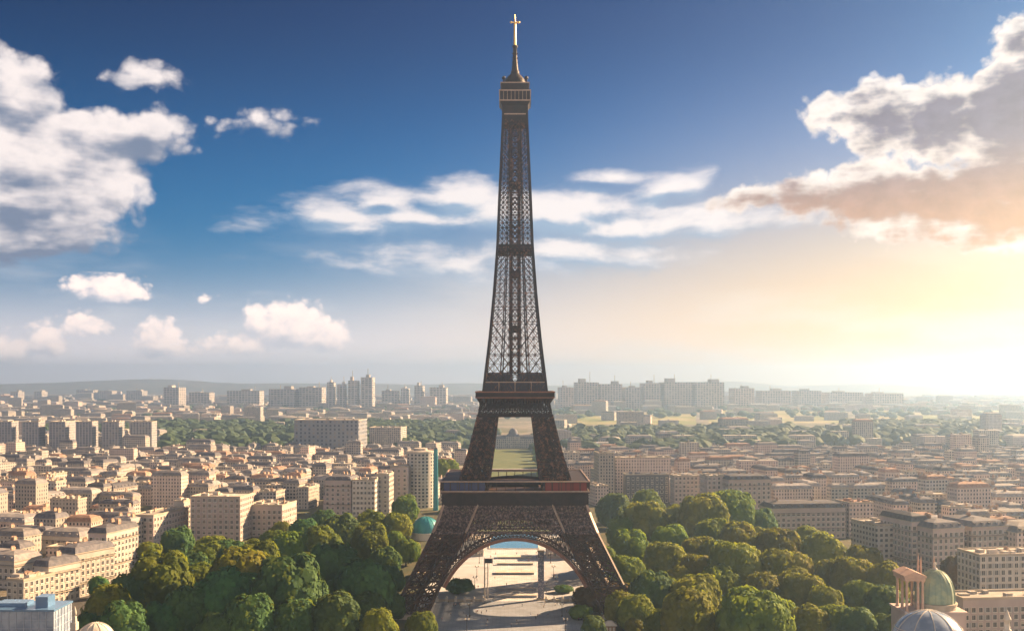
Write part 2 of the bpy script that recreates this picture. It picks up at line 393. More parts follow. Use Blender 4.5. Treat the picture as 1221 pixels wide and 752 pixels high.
# lattice belt below the first platform: from the arch crown up to the platform, on the four sides
def side(rot):
    c, s = (1, 0, -1, 0)[rot], (0, 1, 0, -1)[rot]
    return lambda x, y, z: Vector((x * c - y * s, x * s + y * c, z))
ARC_X, ARC_Z0, ARC_TOP = 37.0, 15.0, 38.3
rad = (ARC_X ** 2 + (ARC_TOP - ARC_Z0) ** 2) / (2 * (ARC_TOP - ARC_Z0)); acz = ARC_TOP - rad
for rot in range(4):
    T = side(rot)
    mb = MB()
    zs = [41.5, 45.0, 48.5, 52.0, 55.5]
    for z0, z1 in zip(zs[:-1], zs[1:]):
        w0, w1 = curve(OUT1, z0), curve(OUT1, z1)
        n = 30
        for i in range(n):
            t0, t1 = -1 + 2 * i / n, -1 + 2 * (i + 1) / n
            a, b = T(t0 * w0, -w0, z0), T(t0 * w1, -w1, z1)
            c_, d_ = T(t1 * w0, -w0, z0), T(t1 * w1, -w1, z1)
            mb.bar(a, d_, .42); mb.bar(c_, b, .42); mb.bar(a, b, .5)
            m = (a + b + c_ + d_) / 4
            mb.bar((a + c_) / 2, (b + d_) / 2, .3); mb.bar((a + b) / 2, (c_ + d_) / 2, .3)
        mb.bar(T(-w1, -w1, z1), T(w1, -w1, z1), .9)
    w0 = curve(OUT1, 41.5); mb.bar(T(-w0, -w0, 41.5), T(w0, -w0, 41.5), 1.3)
    # a second, plainer lattice on the inner side of the belt
    for i in range(20):
        t0, t1 = -1 + 2 * i / 20, -1 + 2 * (i + 1) / 20
        mb.bar(T(t0 * 27, -27, 41.5), T(t1 * 24, -24, 55), .6); mb.bar(T(t1 * 27, -27, 41.5), T(t0 * 24, -24, 55), .6)
    mb.bar(T(-27, -27, 41.5), T(27, -27, 41.5), 1.0); mb.bar(T(-24, -24, 55), T(24, -24, 55), 1.0)
    mb.build('lattice_belt', IRON_BELT, tower)
    # leg ribs that run on over the belt
    for s_ in (-1, 1):
        for tab, dw in ((OUT1, .05), (INN1, .7)):
            pts = [T(s_ * curve(tab, z), -curve(OUT1, z) - .5, z) for z in (41.5, 45, 48.5, 52, 56)]
            rb = MB(); rb.poly(pts, .85, .85); rb.build('rib', IRON_LIGHT, tower)
    # the great arch: two rings and a web between them
    ar = MB(); N_ = 48; prev = None
    a0 = math.asin(ARC_X / rad)
    for i in range(N_ + 1):
        a = -a0 + 2 * a0 * i / N_
        pts = []
        for r in (rad, rad + 1.5, rad + 3.4):
            x, z = r * sin(a), acz + r * cos(a)
            pts.append(T(x, -curve(OUT1, z) - .1, z))
        if prev:
            ar.bar(prev[0], pts[0], .9, 1.6, 1); ar.bar(prev[1], pts[1], .5); ar.bar(prev[2], pts[2], .8, 1.0)
            ar.bar(prev[0], pts[2], .4); ar.bar(prev[2], pts[0], .4)
        ar.bar(pts[0], pts[2], .4)
        prev = pts
    ar.build('arch', [IRON, noisy('arch_rust', (.17, .075, .05), (.24, .11, .075), .3, .5)] if rot == 0 else [IRON, bpy.data.materials['arch_rust']], tower)
    # spandrel lattice between arch and belt
    spans = {-1: MB(), 1: MB()}
    for i in range(31):
        x = -36 + 72 * i / 30
        zt = 41.5; zb = acz + sqrt((rad + 3.4) ** 2 - x * x)
        if zt - zb < .6: continue
        yb, yt = -curve(OUT1, zb), -curve(OUT1, zt)
        xi = curve(INN1, zb)
        if abs(x) > xi: continue
        sp = spans[1 if x >= 0 else -1]
        sp.bar(T(x, yb, zb), T(x, yt, zt), .4)
        for dxx in (-2.4, 2.4):
            x2 = x + dxx
            if abs(x2) > 36: continue
            zb2 = acz + sqrt((rad + 3.4) ** 2 - x2 * x2)
            sp.bar(T(x2, -curve(OUT1, zb2), zb2), T(x, yt, zt), .3)
            zm = (zb + zt) / 2; zm2 = (zb2 + zt) / 2
            sp.bar(T(x, -curve(OUT1, zm), zm), T(x2, -curve(OUT1, zm2), zm2), .3)
    for sp in spans.values(): sp.build('spandrel', IRON_DARK, tower)

# first platform: frieze, deck with a square well, gallery posts and rails, two pavilions
def ring(mb, wo, wi, z0, z1, mi=0):
    mb.box(-wo, -wo, z0, wo, -wi, z1, mi); mb.box(-wo, wi, z0, wo, wo, z1, mi)
    mb.box(-wo, -wi, z0, -wi, wi, z1, mi); mb.box(wi, -wi, z0, wo, wi, z1, mi)
P1 = empty('first_platform', (0, 0, 0)); P1.parent = tower
mb = MB(); ring(mb, 39.2, 37.6, 55.6, 62.0)
for k in range(40):
    x = -38.2 + 76.4 * k / 39
    for rot in range(4):
        T = side(rot); mb.bar(T(x, -39.3, 55.9), T(x, -39.3, 61.2), .35, .35)
mb.build('frieze', IRON_DARK, P1)
mb = MB(); ring(mb, 40.0, 13.5, 62.0, 62.9); mb.build('deck', IRON, P1)
mb = MB(); ring(mb, 40.3, 39.6, 62.9, 63.5); ring(mb, 40.3, 39.7, 68.2, 68.8)
mb.build('rail', IRON_LIGHT, P1)
for k in range(17):
    x = -39.9 + 79.8 * k / 16
    for rot in range(4):
        T = side(rot); mb = MB(); mb.bar(T(x, -39.95, 63.4), T(x, -39.95, 68.2), .38); mb.build('gallery_post', IRON, P1)
mb = MB(); ring(mb, 40.0, 30.5, 68.05, 68.3); mb.build('gallery_roof', IRON_DARK, P1)
for sx, m_ in ((-1, NAVY), (1, DARKRED)):
    for sy in (-1, 1):
        mb = MB(); x0, x1 = sorted((sx * 38.6, sx * 16.0)); y0, y1 = sorted((sy * 38.4, sy * 30))
        mb.box(x0, y0, 62.9, x1, y1, 68.0)
        pv = mb.build('pavilion', m_, P1)
        fm = MB()
        for k in range(7):
            x = x0 + (x1 - x0) * k / 6; fm.box(x - .18, y0 - .12, 63, x + .18, y1 + .12, 67.9)
        fm.build('frame', IRON_DARK, pv)
    mb = MB(); x0, x1 = sorted((sx * 38.4, sx * 31)); mb.box(x0, -30, 62.9, x1, 30, 67.9); mb.build('pavilion', IRON_DARK, P1)

# upper legs up to the second platform
for sx in (-1, 1):
    for sy in (-1, 1):
        mb = MB()
        leg_mesh(mb, OUT2, INN2, [63.0, 70, 77, 84, 91, 97, 103], sx, sy, 1.1, .60, .30, 2)
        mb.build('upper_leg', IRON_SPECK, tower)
        # solid inner sheeting of the lift ways
        sh = MB()
        zs = [63, 75, 87, 103]
        for z0, z1 in zip(zs[:-1], zs[1:]):
            A = [(sx * (curve(OUT2, z0) * .72 + curve(INN2, z0) * .28), z0), (sx * (curve(OUT2, z0) * .30 + curve(INN2, z0) * .70), z0)]
            B = [(sx * (curve(OUT2, z1) * .72 + curve(INN2, z1) * .28), z1), (sx * (curve(OUT2, z1) * .30 + curve(INN2, z1) * .70), z1)]
            ym0 = sy * (curve(OUT2, z0) + curve(INN2, z0)) / 2; ym1 = sy * (curve(OUT2, z1) + curve(INN2, z1)) / 2
            sh.bar(((A[0][0] + A[1][0]) / 2, ym0, z0), ((B[0][0] + B[1][0]) / 2, ym1, z1), 4.4, 4.0)
        sh.build('lift_way', IRON_DARK, tower)
mb = MB()
for rot in range(4):
    T = side(rot)
    pts = [T(x, -15.5, 65.2 + 1.1 * (1 - (x / 15) ** 2)) for x in np.linspace(-15, 15, 11)]
    da = MB(); da.poly(pts, 1.3, 1.6); da.build('well_arch', IRON_DARK, tower)
    z0, z1 = 103, 111.5
    w0, w1 = curve(OUT2, z0), curve(OUT2, z1)
    mb.bar(T(-w0, -w0, z0), T(w0, -w0, z0), 1.2)
    for a, b, n, w in ((103, 106.5, 14, .4), (106.5, 111.5, 14, .5)):
        wa, wb = curve(OUT2, a), curve(OUT2, b)
        for i in range(n):
            t0, t1 = -1 + 2 * i / n, -1 + 2 * (i + 1) / n
            p, q, r, s = T(t0 * wa, -wa, a), T(t0 * wb, -wb, b), T(t1 * wa, -wa, a), T(t1 * wb, -wb, b)
            mb.bar(p, s, w); mb.bar(r, q, w); mb.bar(p, q, w * 1.2)
            mb.bar((p + r) / 2, (q + s) / 2, w * .8)
        mb.bar(T(-wb, -wb, b), T(wb, -wb, b), .8)
mb.box(-16, -16, 107.5, 16, 16, 110.5)
mb.build('girder', IRON_DARK, tower)
P2 = empty('second_platform'); P2.parent = tower
mb = MB(); mb.box(-19.6, -19.6, 111.5, 19.6, 19.6, 112.8)
for k in range(26):
    x = -19 + 38 * k / 25
    for rot in range(4):
        T = side(rot); mb.bar(T(x, -19.4, 110), T(x, -21.6, 113.2), .4)
mb.build('bracket', IRON, P2)
mb = MB(); mb.box(-21.9, -21.9, 113.2, 21.9, 21.9, 116.0); mb.build('deck', IRON_DARK, P2)
mb = MB(); ring(mb, 22.2, 21.5, 116.0, 116.7); ring(mb, 22.1, 21.6, 113.0, 113.5); mb.build('rail', noisy('rail_bronze', (.22, .10, .07), (.30, .15, .10), .4, .5), P2)
mb = MB(); mb.box(-17.2, -17.2, 116.0, 17.2, 17.2, 121.6)
for rot in range(4):                       # rounded hall roofs inside the shaft
    T = side(rot)
    for xc in (-8.2, 8.2):
        n = 10; prev = None
        for i in range(n + 1):
            a = pi * i / n; p = (xc - 7.6 * cos(a), 121.6 + 5.2 * sin(a))
            if prev:
                vs = [T(prev[0], -15.6, prev[1]), T(p[0], -15.6, p[1]), T(p[0], -3, p[1]), T(prev[0], -3, prev[1]), T(prev[0], -15.6, 121.5), T(p[0], -15.6, 121.5)]
                mb.add(vs, [(0, 1, 2, 3), (4, 5, 1, 0)])
            prev = p
mb.build('hall', mat('dark_hall', (.016, .019, .040), .35)[0], P2)
mb = MB()
for rot in range(4):
    T = side(rot)
    for x in (-17.3, -9, 0, 9, 17.3): mb.bar(T(x, -17.35, 116), T(x, -17.35, 121.8), .35)
    mb.bar(T(-17.4, -17.4, 121.8), T(17.4, -17.4, 121.8), .5)
mb.build('hall_frame', IRON_LIGHT, P2)

# the shaft
posts = {}; fine = MB()
zs = [116.0]
while zs[-1] < 276: zs.append(min(276.0, zs[-1] + max(4.2, curve(OUT3, max(zs[-1], 118)) * .62)))
for z0, z1 in zip(zs[:-1], zs[1:]):
    w0, w1 = curve(OUT3, max(z0, 118)), curve(OUT3, max(z1, 118))
    for rot in range(4):
        T = side(rot)
        posts.setdefault((rot, 0), MB()).bar(T(-w0, -w0, z0), T(-w1, -w1, z1), 1.25)
        ncol = 4
        for q in range(ncol):
            t0, t1 = -1 + 2 * q / ncol, -1 + 2 * (q + 1) / ncol
            jit = random.uniform(-.06, .06)
            quad_lattice(fine, T(t0 * w0, -w0, z0), T(t0 * w1, -w1, z1), T(t1 * w0, -w0, z0), T(t1 * w1, -w1, z1), 1, .36, .21)
            if q in (1, 3): fine.bar(T(t0 * w0, -w0, z0), T(t0 * w1, -w1, z1), .38)
        fine.bar(T(-w1, -w1, z1), T(w1, -w1, z1), .40)
        for t in (-.42, .42):
            posts.setdefault((rot, t), MB()).bar(T(t * w0, -w0, z0), T(t * w1, -w1, z1), .42)
for (r_, t), mb in posts.items(): mb.build('corner_post' if t == 0 else 'upright', IRON_DARK, tower)
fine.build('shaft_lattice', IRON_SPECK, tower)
mb = MB()
for k in (-1, 1):
    mb.box(k * 2.3 - 1.0, -1.6, 116, k * 2.3 + 1.0, 1.6, 278)
for z in np.arange(118, 276, 3.2):
    mb.box(-1.3, -1.5, z, 1.3, 1.5, z + .35); mb.bar((-1.3, -1.5, z), (1.3, -1.5, z + 3.2), .3); mb.bar((1.3, -1.5, z), (-1.3, -1.5, z + 3.2), .3)
for z in (150, 181, 232): mb.box(-1.28, -1.7, z, 1.28, 1.7, z + 4.2)
mb.build('lift_shaft', IRON, tower)
mb = MB()
w = 9.9; mb.box(-w - .3, -w - .3, 197.4, w + .3, w + .3, 199.6); mb.box(-w * .96, -w * .96, 194.8, w * .96, w * .96, 197.4, taper=1.03)
mb.build('middle_platform', IRON_DARK, tower)

# the summit
SM = empty('summit'); SM.parent = tower
mb = MB()
for z0, z1, w0, w1 in ((268, 278.5, 6.95, 7.4), (278.5, 281, 7.4, 8.7)):
    vs = [(-w0, -w0, z0), (w0, -w0, z0), (w0, w0, z0), (-w0, w0, z0), (-w1, -w1, z1), (w1, -w1, z1), (w1, w1, z1), (-w1, w1, z1)]
    mb.add(vs, [(0, 1, 5, 4), (1, 2, 6, 5), (2, 3, 7, 6), (3, 0, 4, 7), (4, 5, 6, 7)])
mb.box(-8.7, -8.7, 281, 8.7, 8.7, 286.2)
mb.box(-7.9, -7.9, 286.8, 7.9, 7.9, 291.0)
mb.build('cabin', IRON_DARK, SM)
mb = MB(); ring(mb, 9.0, 8.4, 280.6, 281.3); ring(mb, 9.1, 8.4, 286.2, 286.9); ring(mb, 8.3, 7.7, 290.8, 291.4); ring(mb, 7.3, 6.9, 273.2, 273.9)
for k in range(9):
    for rot in range(4):
        T = side(rot); x = -8.6 + 17.2 * k / 8; mb.bar(T(x, -8.75, 281), T(x, -8.75, 286.2), .25)
mb.build('rail', IRON_LIGHT, SM)
mb = MB(); mb.lathe([(6.4, 291), (6.3, 292.6), (5.6, 294.6), (4.4, 296.2), (3.2, 297.4), (2.4, 298.4), (2.4, 299.6), (1.9, 300)], 16)
for (x, y) in ((-6.4, -6.4), (6.4, -6.4), (6.4, 6.4), (-6.4, 6.4)): mb.lathe([(.5, 291), (.5, 293.2), (1.2, 293.6), (1.0, 294.8), (.2, 295.2)], 8, (x, y))
for k in range(14):
    a = 2 * pi * k / 14; mb.bar((5.9 * cos(a), 5.9 * sin(a), 292.6), (6.6 * cos(a), 6.6 * sin(a), 296.2), .16)
mb.build('dome', IRON_DARK, SM)
mb = MB(); mb.lathe([(2.0, 299.8), (1.5, 304), (1.2, 308), (1.1, 313), (1.6, 313.4), (1.6, 314.2), (.9, 314.6)], 12)
for z in (302, 304.5, 307, 309.5): mb.box(-1.9, -.2, z, 1.9, .2, z + .5); mb.box(-.2, -1.9, z, .2, 1.9, z + .5)
mb.build('mast', IRON_DARK, SM)
mb = MB(); mb.lathe([(.85, 314.2), (.75, 326.5), (.45, 327.2), (.36, 330.0), (.1, 332.2)], 12)
mb.box(-2.2, -.25, 327.3, 2.2, .25, 327.95); mb.lathe([(.1, 327.0), (.7, 327.4), (.7, 328.0), (.1, 328.4)], 10, (2.2, 0)); mb.lathe([(.1, 327.0), (.7, 327.4), (.7, 328.0), (.1, 328.4)], 10, (-2.2, 0))
mb.build('spire', GOLD, SM)
# ------------------------------------------------------------------ ground, haze, paving
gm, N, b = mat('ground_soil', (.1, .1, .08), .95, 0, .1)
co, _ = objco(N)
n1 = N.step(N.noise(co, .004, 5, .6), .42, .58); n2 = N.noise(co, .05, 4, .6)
c = N.mix(n1, (.11, .12, .06), (.27, .24, .20)); c = N.mix(N.step(n2, .4, .65), c, (.12, .11, .085))  # pale city ground, lightened further so the far plain looks hazy
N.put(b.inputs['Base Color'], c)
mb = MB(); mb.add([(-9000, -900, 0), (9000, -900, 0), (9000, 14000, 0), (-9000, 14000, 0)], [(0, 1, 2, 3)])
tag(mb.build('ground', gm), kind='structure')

hz = MB(); hz.box(-9200, -1000, -1.5, 9200, 14300, 335)
hm = bpy.data.materials.new('haze_air'); hm.use_nodes = True
hn = hm.node_tree; hn.nodes.clear()
pv = hn.nodes.new('ShaderNodeVolumePrincipled'); ho = hn.nodes.new('ShaderNodeOutputMaterial'); hn.links.new(pv.outputs[0], ho.inputs['Volume'])
pv.inputs['Color'].default_value = (.44, .66, .98, 1); pv.inputs['Density'].default_value = 1.35e-4; pv.inputs['Anisotropy'].default_value = 0.76
tag(hz.build('haze', hm), kind='stuff')

# far hills along the horizon
hl = MB(); nx = 160
rows = []
for j, (yy, hh) in enumerate(((10200, 0), (10900, .7), (11600, 1.0), (12600, .8), (13800, 0))):
    r = []
    for i in range(nx + 1):
        x = -8800 + 17600 * i / nx
        h = 20 + 55 * mnoise.noise(Vector((x / 2600, 3.1, 0))) + 45 * mnoise.noise(Vector((x / 900, 7.7 + j * .3, 0))) + 50
        r.append((x, yy + 200 * mnoise.noise(Vector((x / 1500, j, 5))), max(0, h + 30) * hh))
    rows.append(r)
vs = [p for r in rows for p in r]; fs = []
for j in range(4):
    for i in range(nx): fs.append((j * (nx + 1) + i, j * (nx + 1) + i + 1, (j + 1) * (nx + 1) + i + 1, (j + 1) * (nx + 1) + i))
hl.add(vs, fs, 0, True)
tag(hl.build('hills', noisy('hill_cover', (.05, .065, .04), (.13, .12, .09), .006, .95)), kind='structure')

# pale fields on the plain towards the sun
fm_, N, b = mat('field_stubble', (.30, .27, .10), .95, 0, .1); co, _ = objco(N)
N.put(b.inputs['Base Color'], N.mix(N.step(N.noise(N.v('MULTIPLY', co, (1, .35, 1)), .006, 5, .6), .40, .60), (.17, .20, .06), (.30, .27, .14)))
for (px0, px1, d0, d1) in ((655, 830, 3150, 4300), (845, 1010, 3250, 4700), (1030, 1270, 3150, 4300), (1040, 1260, 4450, 5200), (300, 520, 3200, 3600)):
    mb = MB(); mb.add([((px - CX) * d / F, d - D, .05) for px, d in ((px0, d0), (px1, d0), (px1, d1), (px0, d1))], [(0, 1, 2, 3)]); tag(mb.build('field', fm_), kind='structure')
# ------------------------------------------------------------------ trees
def leaf_mat(name, a, b_, trans=.35):
    m = bpy.data.materials.new(name); m.use_nodes = True; N = Nodes(m.node_tree)
    p = m.node_tree.nodes['Principled BSDF']; out = m.node_tree.nodes['Material Output']
    co, _ = objco(N)
    r = rnd(N)
    n1 = N.noise(co, .22, 3, .6); n2 = N.noise(co, 1.6, 2, .5)
    c = N.mix(N.step(n1, .35, .65), a, b_)
    c = N.mix(N.m('MULTIPLY', N.step(n2, .45, .7), .5), c, tuple(x * 1.5 for x in b_))
    hsv = N.n.new('ShaderNodeHueSaturation'); N.put(hsv.inputs['Color'], c)
    N.put(hsv.inputs['Hue'], N.m('MULTIPLY_ADD', r, .05, .472)); N.put(hsv.inputs['Value'], N.m('MULTIPLY_ADD', r, .5, .78))
    N.put(p.inputs['Base Color'], hsv.outputs[0]); p.inputs['Roughness'].default_value = .75; p.inputs['Specular IOR Level'].default_value = .15
    t = N.n.new('ShaderNodeBsdfTranslucent'); N.put(t.inputs['Color'], N.mix(.5, hsv.outputs[0], (.33, .38, .03)))
    ms = N.n.new('ShaderNodeMixShader'); ms.inputs[0].default_value = trans
    N.l.new(p.outputs[0], ms.inputs[1]); N.l.new(t.outputs[0], ms.inputs[2]); N.l.new(ms.outputs[0], out.inputs['Surface']); return m
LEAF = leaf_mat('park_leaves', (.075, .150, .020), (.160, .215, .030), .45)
LEAF_D = leaf_mat('dark_and_shaded_leaves', (.040, .110, .040), (.080, .160, .042), .35)  # dark green of conifers and bushes, also shade painted into park crowns
LEAF_B = leaf_mat('bronze_leaves', (.065, .040, .020), (.10, .060, .028), .2)
LEAF_Y = leaf_mat('lime_leaves', (.12, .155, .018), (.22, .215, .030), .45)
BARK = noisy('bark', (.07, .05, .035), (.12, .09, .065), 1.2, .95)

def crown_mesh(name, seed, lobes, leaves, rx=1.0, rz=1.0, top=0.0, leaf=.068, flat=False, mats=None, cone=False):
    """a crown of radius about 1 standing on z = 0: lumpy heart plus thousands of leaf faces over and between its lobes"""
    rg = random.Random(seed)
    L = []
    for i in range(lobes):
        if cone:
            t = i / lobes; a = rg.uniform(0, 2 * pi); rr = (1 - t) * .75 * rg.uniform(.5, 1)
            c = Vector((cos(a) * rr, sin(a) * rr, .25 + 2.4 * t)); r = .18 + .42 * (1 - t)
        else:
            a = i * 2.39996 + rg.uniform(-.3, .3); t = (i + .5) / lobes
            zc = -0.55 + 1.5 * t; hr = sqrt(max(0.05, 1 - min(1, abs(zc)) ** 2)) * .66
            c = Vector((cos(a) * hr * rx, sin(a) * hr * rx, zc * .62 * rz)); r = rg.uniform(.30, .50)
        L.append((c, r))
    if not cone: L.append((Vector((0, 0, 0)), .68))
    zmin = min(c.z - r for c, r in L)
    L = [(c - Vector((0, 0, zmin)), r) for c, r in L]
    vs = []; fs = []; ns = []
    # heart: small displaced balls added inside the crown to block light
    bm = bmesh.new()
    for c, r in L:
        res = bmesh.ops.create_icosphere(bm, subdivisions=2, radius=r * .78, matrix=Matrix.Translation(c))
    for v in bm.verts:
        pass
    bm.verts.ensure_lookup_table(); bm.faces.ensure_lookup_table()
    k = 0
    for v in bm.verts:
        c, r = L[min(len(L) - 1, v.index // 42)]
        d = (v.co - c).normalized(); s = 1 + .22 * mnoise.noise(v.co * 5 + Vector((seed, 0, 0)))
        p = c + d * (v.co - c).length * s; vs.append(p); ns.append(d)
    for f in bm.faces: fs.append(tuple(v.index for v in f.verts))
    bm.free()
    cen = Vector((0, 0, sum(c.z for c, r in L) / len(L)))
    n = 0; tries = 0
    while n < leaves and tries < leaves * 6:
        tries += 1
        c, r = L[rg.randrange(len(L))]
        d = Vector((rg.gauss(0, 1), rg.gauss(0, 1), rg.gauss(0, 1))).normalized()
        p = c + d * r * rg.uniform(.80, 1.20)
        if any((p - c2).length < r2 * .82 for c2, r2 in L if c2 is not c): continue
        bump = mnoise.noise(p * 4.5 + Vector((seed * 3.1, 0, 0)))
        if bump < -.22 and rg.random() < .75: continue
        p = p + d * .05 * bump
        nn = (d * .75 + (p - cen).normalized() * .35 + Vector((rg.uniform(-1, 1), rg.uniform(-1, 1), rg.uniform(-1, 1))) * .38).normalized()
        t = nn.cross(Vector((rg.uniform(-1, 1), rg.uniform(-1, 1), rg.uniform(-1, 1)))).normalized(); b_ = nn.cross(t)
        s = leaf * rg.uniform(.6, 1.4); o = len(vs)
        for (u, w) in ((-1, -.6), (1, -.7), (.8, .7), (-.7, .8)): vs.append(p + t * s * u + b_ * s * w); ns.append(nn)
        fs.append((o, o + 1, o + 2, o + 3)); n += 1
    me = bpy.data.meshes.new(name); me.from_pydata([tuple(v) for v in vs], [], fs)
    me.polygons.foreach_set('use_smooth', [True] * len(fs)); me.update()
    me.normals_split_custom_set_from_vertices([tuple(x) for x in ns])
    for m_ in (mats or [LEAF]): me.materials.append(m_)
    return me
CROWNS = [crown_mesh('crown', 11 + i, lb, 6500, rx, rz) for i, (lb, rx, rz) in enumerate(((16, 1.05, .95), (22, 1.1, .8), (13, .95, 1.1), (26, 1.15, .9), (18, 1.0, 1.0)))]
CROWNS_D = []
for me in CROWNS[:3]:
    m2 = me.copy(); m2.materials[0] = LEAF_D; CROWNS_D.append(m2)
CROWNS_Y = []
for me in CROWNS[2:]:
    m2 = me.copy(); m2.materials[0] = LEAF_Y; CROWNS_Y.append(m2)
CROWN_B = CROWNS[1].copy(); CROWN_B.materials[0] = LEAF_B
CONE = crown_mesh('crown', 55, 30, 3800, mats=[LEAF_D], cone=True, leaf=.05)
tk = MB(); tk.lathe([(.085, 0), (.06, .12), (.048, .35), (.035, .7)], 8)
for k in range(5):
    a = k * 1.3; tk.bar((0, 0, .3), (.34 * cos(a), .34 * sin(a), .62), .03)
TRUNK = tk.mesh('trunk', BARK)

TOPS = {}
def top_of(me):
    if me.name not in TOPS: TOPS[me.name] = max(v.co.z for v in me.vertices)
    return TOPS[me.name]
def tree(x, y, rad, h, me, label, group, name='park_tree', z=0.0, cat='tree'):
    o = empty(name, (x, y, z), random.uniform(0, 6.28)); tag(o, label, cat, group)
    t = link('trunk', TRUNK, o); t.scale = (rad, rad, h * .7)
    c = link('crown', me, o); zt = top_of(me)
    c.location = (0, 0, h * .10); c.scale = (rad, rad, h * .90 / zt); c.rotation_euler = (0, 0, random.uniform(0, 6.28))
    return o
# crown centre x, y and width in the photograph; d crown's shade put into dark leaves, b bronze
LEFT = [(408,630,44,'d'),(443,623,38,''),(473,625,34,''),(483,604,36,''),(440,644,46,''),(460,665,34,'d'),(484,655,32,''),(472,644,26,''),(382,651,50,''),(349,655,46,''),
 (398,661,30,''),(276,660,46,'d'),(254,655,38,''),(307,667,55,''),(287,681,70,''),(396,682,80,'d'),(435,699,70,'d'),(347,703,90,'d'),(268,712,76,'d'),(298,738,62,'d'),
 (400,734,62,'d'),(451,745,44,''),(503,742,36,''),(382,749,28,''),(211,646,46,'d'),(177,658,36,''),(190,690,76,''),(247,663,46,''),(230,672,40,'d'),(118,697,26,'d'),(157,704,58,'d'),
 (129,719,56,''),(148,744,62,'d'),(190,738,50,'d'),(224,728,60,'d'),(350,738,56,'d'),(325,645,34,''),(330,690,56,'d'),(238,690,44,''),(370,672,40,''),(418,712,50,'d'),(464,690,34,'d'),(300,702,56,'d'),(108,748,44,'d'),(260,748,50,'d'),(330,750,40,'d'),(440,725,44,'d'),(466,718,36,'d'),(362,633,36,'d'),(386,621,32,'d'),(336,630,26,''),(420,640,26,'')]  # two dark back trees added where there is only a shaded street canyon
RIGHT = [(731,606,40,'d'),(772,598,38,''),(770,620,52,''),(812,614,40,''),(838,617,58,''),(872,611,58,''),(880,641,54,''),(850,637,40,''),(750,648,48,''),(799,646,44,''),
 (834,655,42,''),(876,673,60,''),(792,666,50,''),(746,679,46,''),(832,681,42,''),(810,688,38,''),(779,701,54,'d'),(830,706,56,''),(909,701,48,''),(819,730,70,''),(792,740,44,''),
 (898,731,84,''),(929,653,52,''),(929,677,56,''),(947,694,50,''),(905,655,40,''),(964,644,44,''),(982,659,56,''),(942,679,50,''),(957,703,52,''),(991,686,42,''),(1017,686,52,''),(1030,668,44,''),
 (1057,694,52,''),(1026,708,48,''),(1057,722,62,'d'),(964,742,52,''),(999,739,52,''),(931,739,46,''),(1021,746,50,'d'),(760,726,46,''),(858,690,44,''),(850,660,40,''),(985,716,48,''),(720,664,32,''),
 (740,632,36,''),(800,628,36,''),(908,622,40,'d'),(1000,666,40,''),(860,746,44,''),(1060,748,44,'d'),(905,640,30,''),(756,745,24,''),(708,746,34,'d'),(738,722,40,''),(728,700,34,'d'),(690,640,24,'')]
ORD = 'first second third fourth fifth sixth seventh eighth ninth tenth eleventh twelfth thirteenth fourteenth fifteenth sixteenth seventeenth eighteenth nineteenth twentieth'.split()
trees_xy = []
def grove(lst, sidename, sgn):
    items = []
    for (px, py, w, k) in lst:
        d = F * H / (py - HY + .60 * w); wm = w * d / F
        items.append([d, px, w, wm, k])
    items.sort()
    rows = [items[i:i + 9] for i in range(0, len(items), 9)]
    rown = ['front row', 'second row back', 'third row back', 'fourth row back', 'fifth row back', 'sixth row back', 'rearmost row'][:max(0, len(rows) - 1)] + ['rearmost row']
    for r, rn in zip(rows, rown):
        r.sort(key=lambda q: sgn * q[1])
        for n, (d, px, w, wm, k) in enumerate(r):
            x = (px - CX) * d / F; y = d - D; rad = wm / 2 * .93
            lime = k != 'd' and random.random() < (.25 if sgn < 0 else .45)
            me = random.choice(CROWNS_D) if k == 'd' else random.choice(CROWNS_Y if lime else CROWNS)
            size = 'small' if wm < 17 else ('broad' if wm > 27 else 'rounded')
            lab = '%s %s tree, %s from the tower, %s, %s side' % (size, 'dark green' if k == 'd' else ('yellow-green' if lime else 'leafy green'), ORD[n], rn, sidename)
            tree(x, y, rad, wm * random.uniform(.98, 1.12), me, lab, 'park trees on the %s side of the tower' % sidename)
            trees_xy.append((x, y, rad))
grove(LEFT, 'shaded', -1); grove(RIGHT, 'sunset', 1)
# single trees and bushes
def one(px, py, w, hpx, me, label, name='park_tree', cat='tree', group=None, zc=None):
    d = F * H / (py - HY); wm = w * d / F; hm = hpx * d / F
    x = (px - CX) * d / F; y = d - D
    tree(x, y, wm / 2, hm, me, label, group, name, 0, cat); trees_xy.append((x, y, wm / 2))
one(720, 728, 66, 36, CROWN_B, 'low bronze-brown tree at the foot of the sunlit tower leg')
one(533, 592, 34, 46, CROWNS[0], 'green tree rising behind the navy end of the first platform')
one(1051, 678, 20, 34, CONE, 'dark cone-shaped conifer before the pale gable, nearer the tower', 'conifer', 'conifer', 'conifers before the pale gable')
one(1069, 678, 20, 34, CONE, 'dark cone-shaped conifer before the pale gable, nearer the domed pavilion', 'conifer', 'conifer', 'conifers before the pale gable')
one(1140, 706, 30, 46, CROWN_B, 'tall brownish tree behind the green dome')
one(693, 738, 24, 18, CROWNS[1], 'small green bush on the paved court beside the bronze tree', 'bush', 'bush')
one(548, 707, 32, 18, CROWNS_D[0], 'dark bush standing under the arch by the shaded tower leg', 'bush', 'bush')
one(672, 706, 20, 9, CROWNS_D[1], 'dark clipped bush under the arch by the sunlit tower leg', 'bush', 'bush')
# tree lines along the axis behind the tower
n = 0
for sx in (-1, 1):
    for i in range(13):
        y = 330 + i * 75 + random.uniform(-8, 8); x = sx * random.uniform(40, 52)
        tree(x, y, random.uniform(9, 13), random.uniform(15, 19), random.choice(CROWNS), 'hazy lawn-side tree behind the tower, %s in the row on the %s side' % (ORD[i], 'shaded' if sx < 0 else 'sunset'), 'trees lining the lawn behind the tower', 'avenue_tree')
        trees_xy.append((x, y, 12))
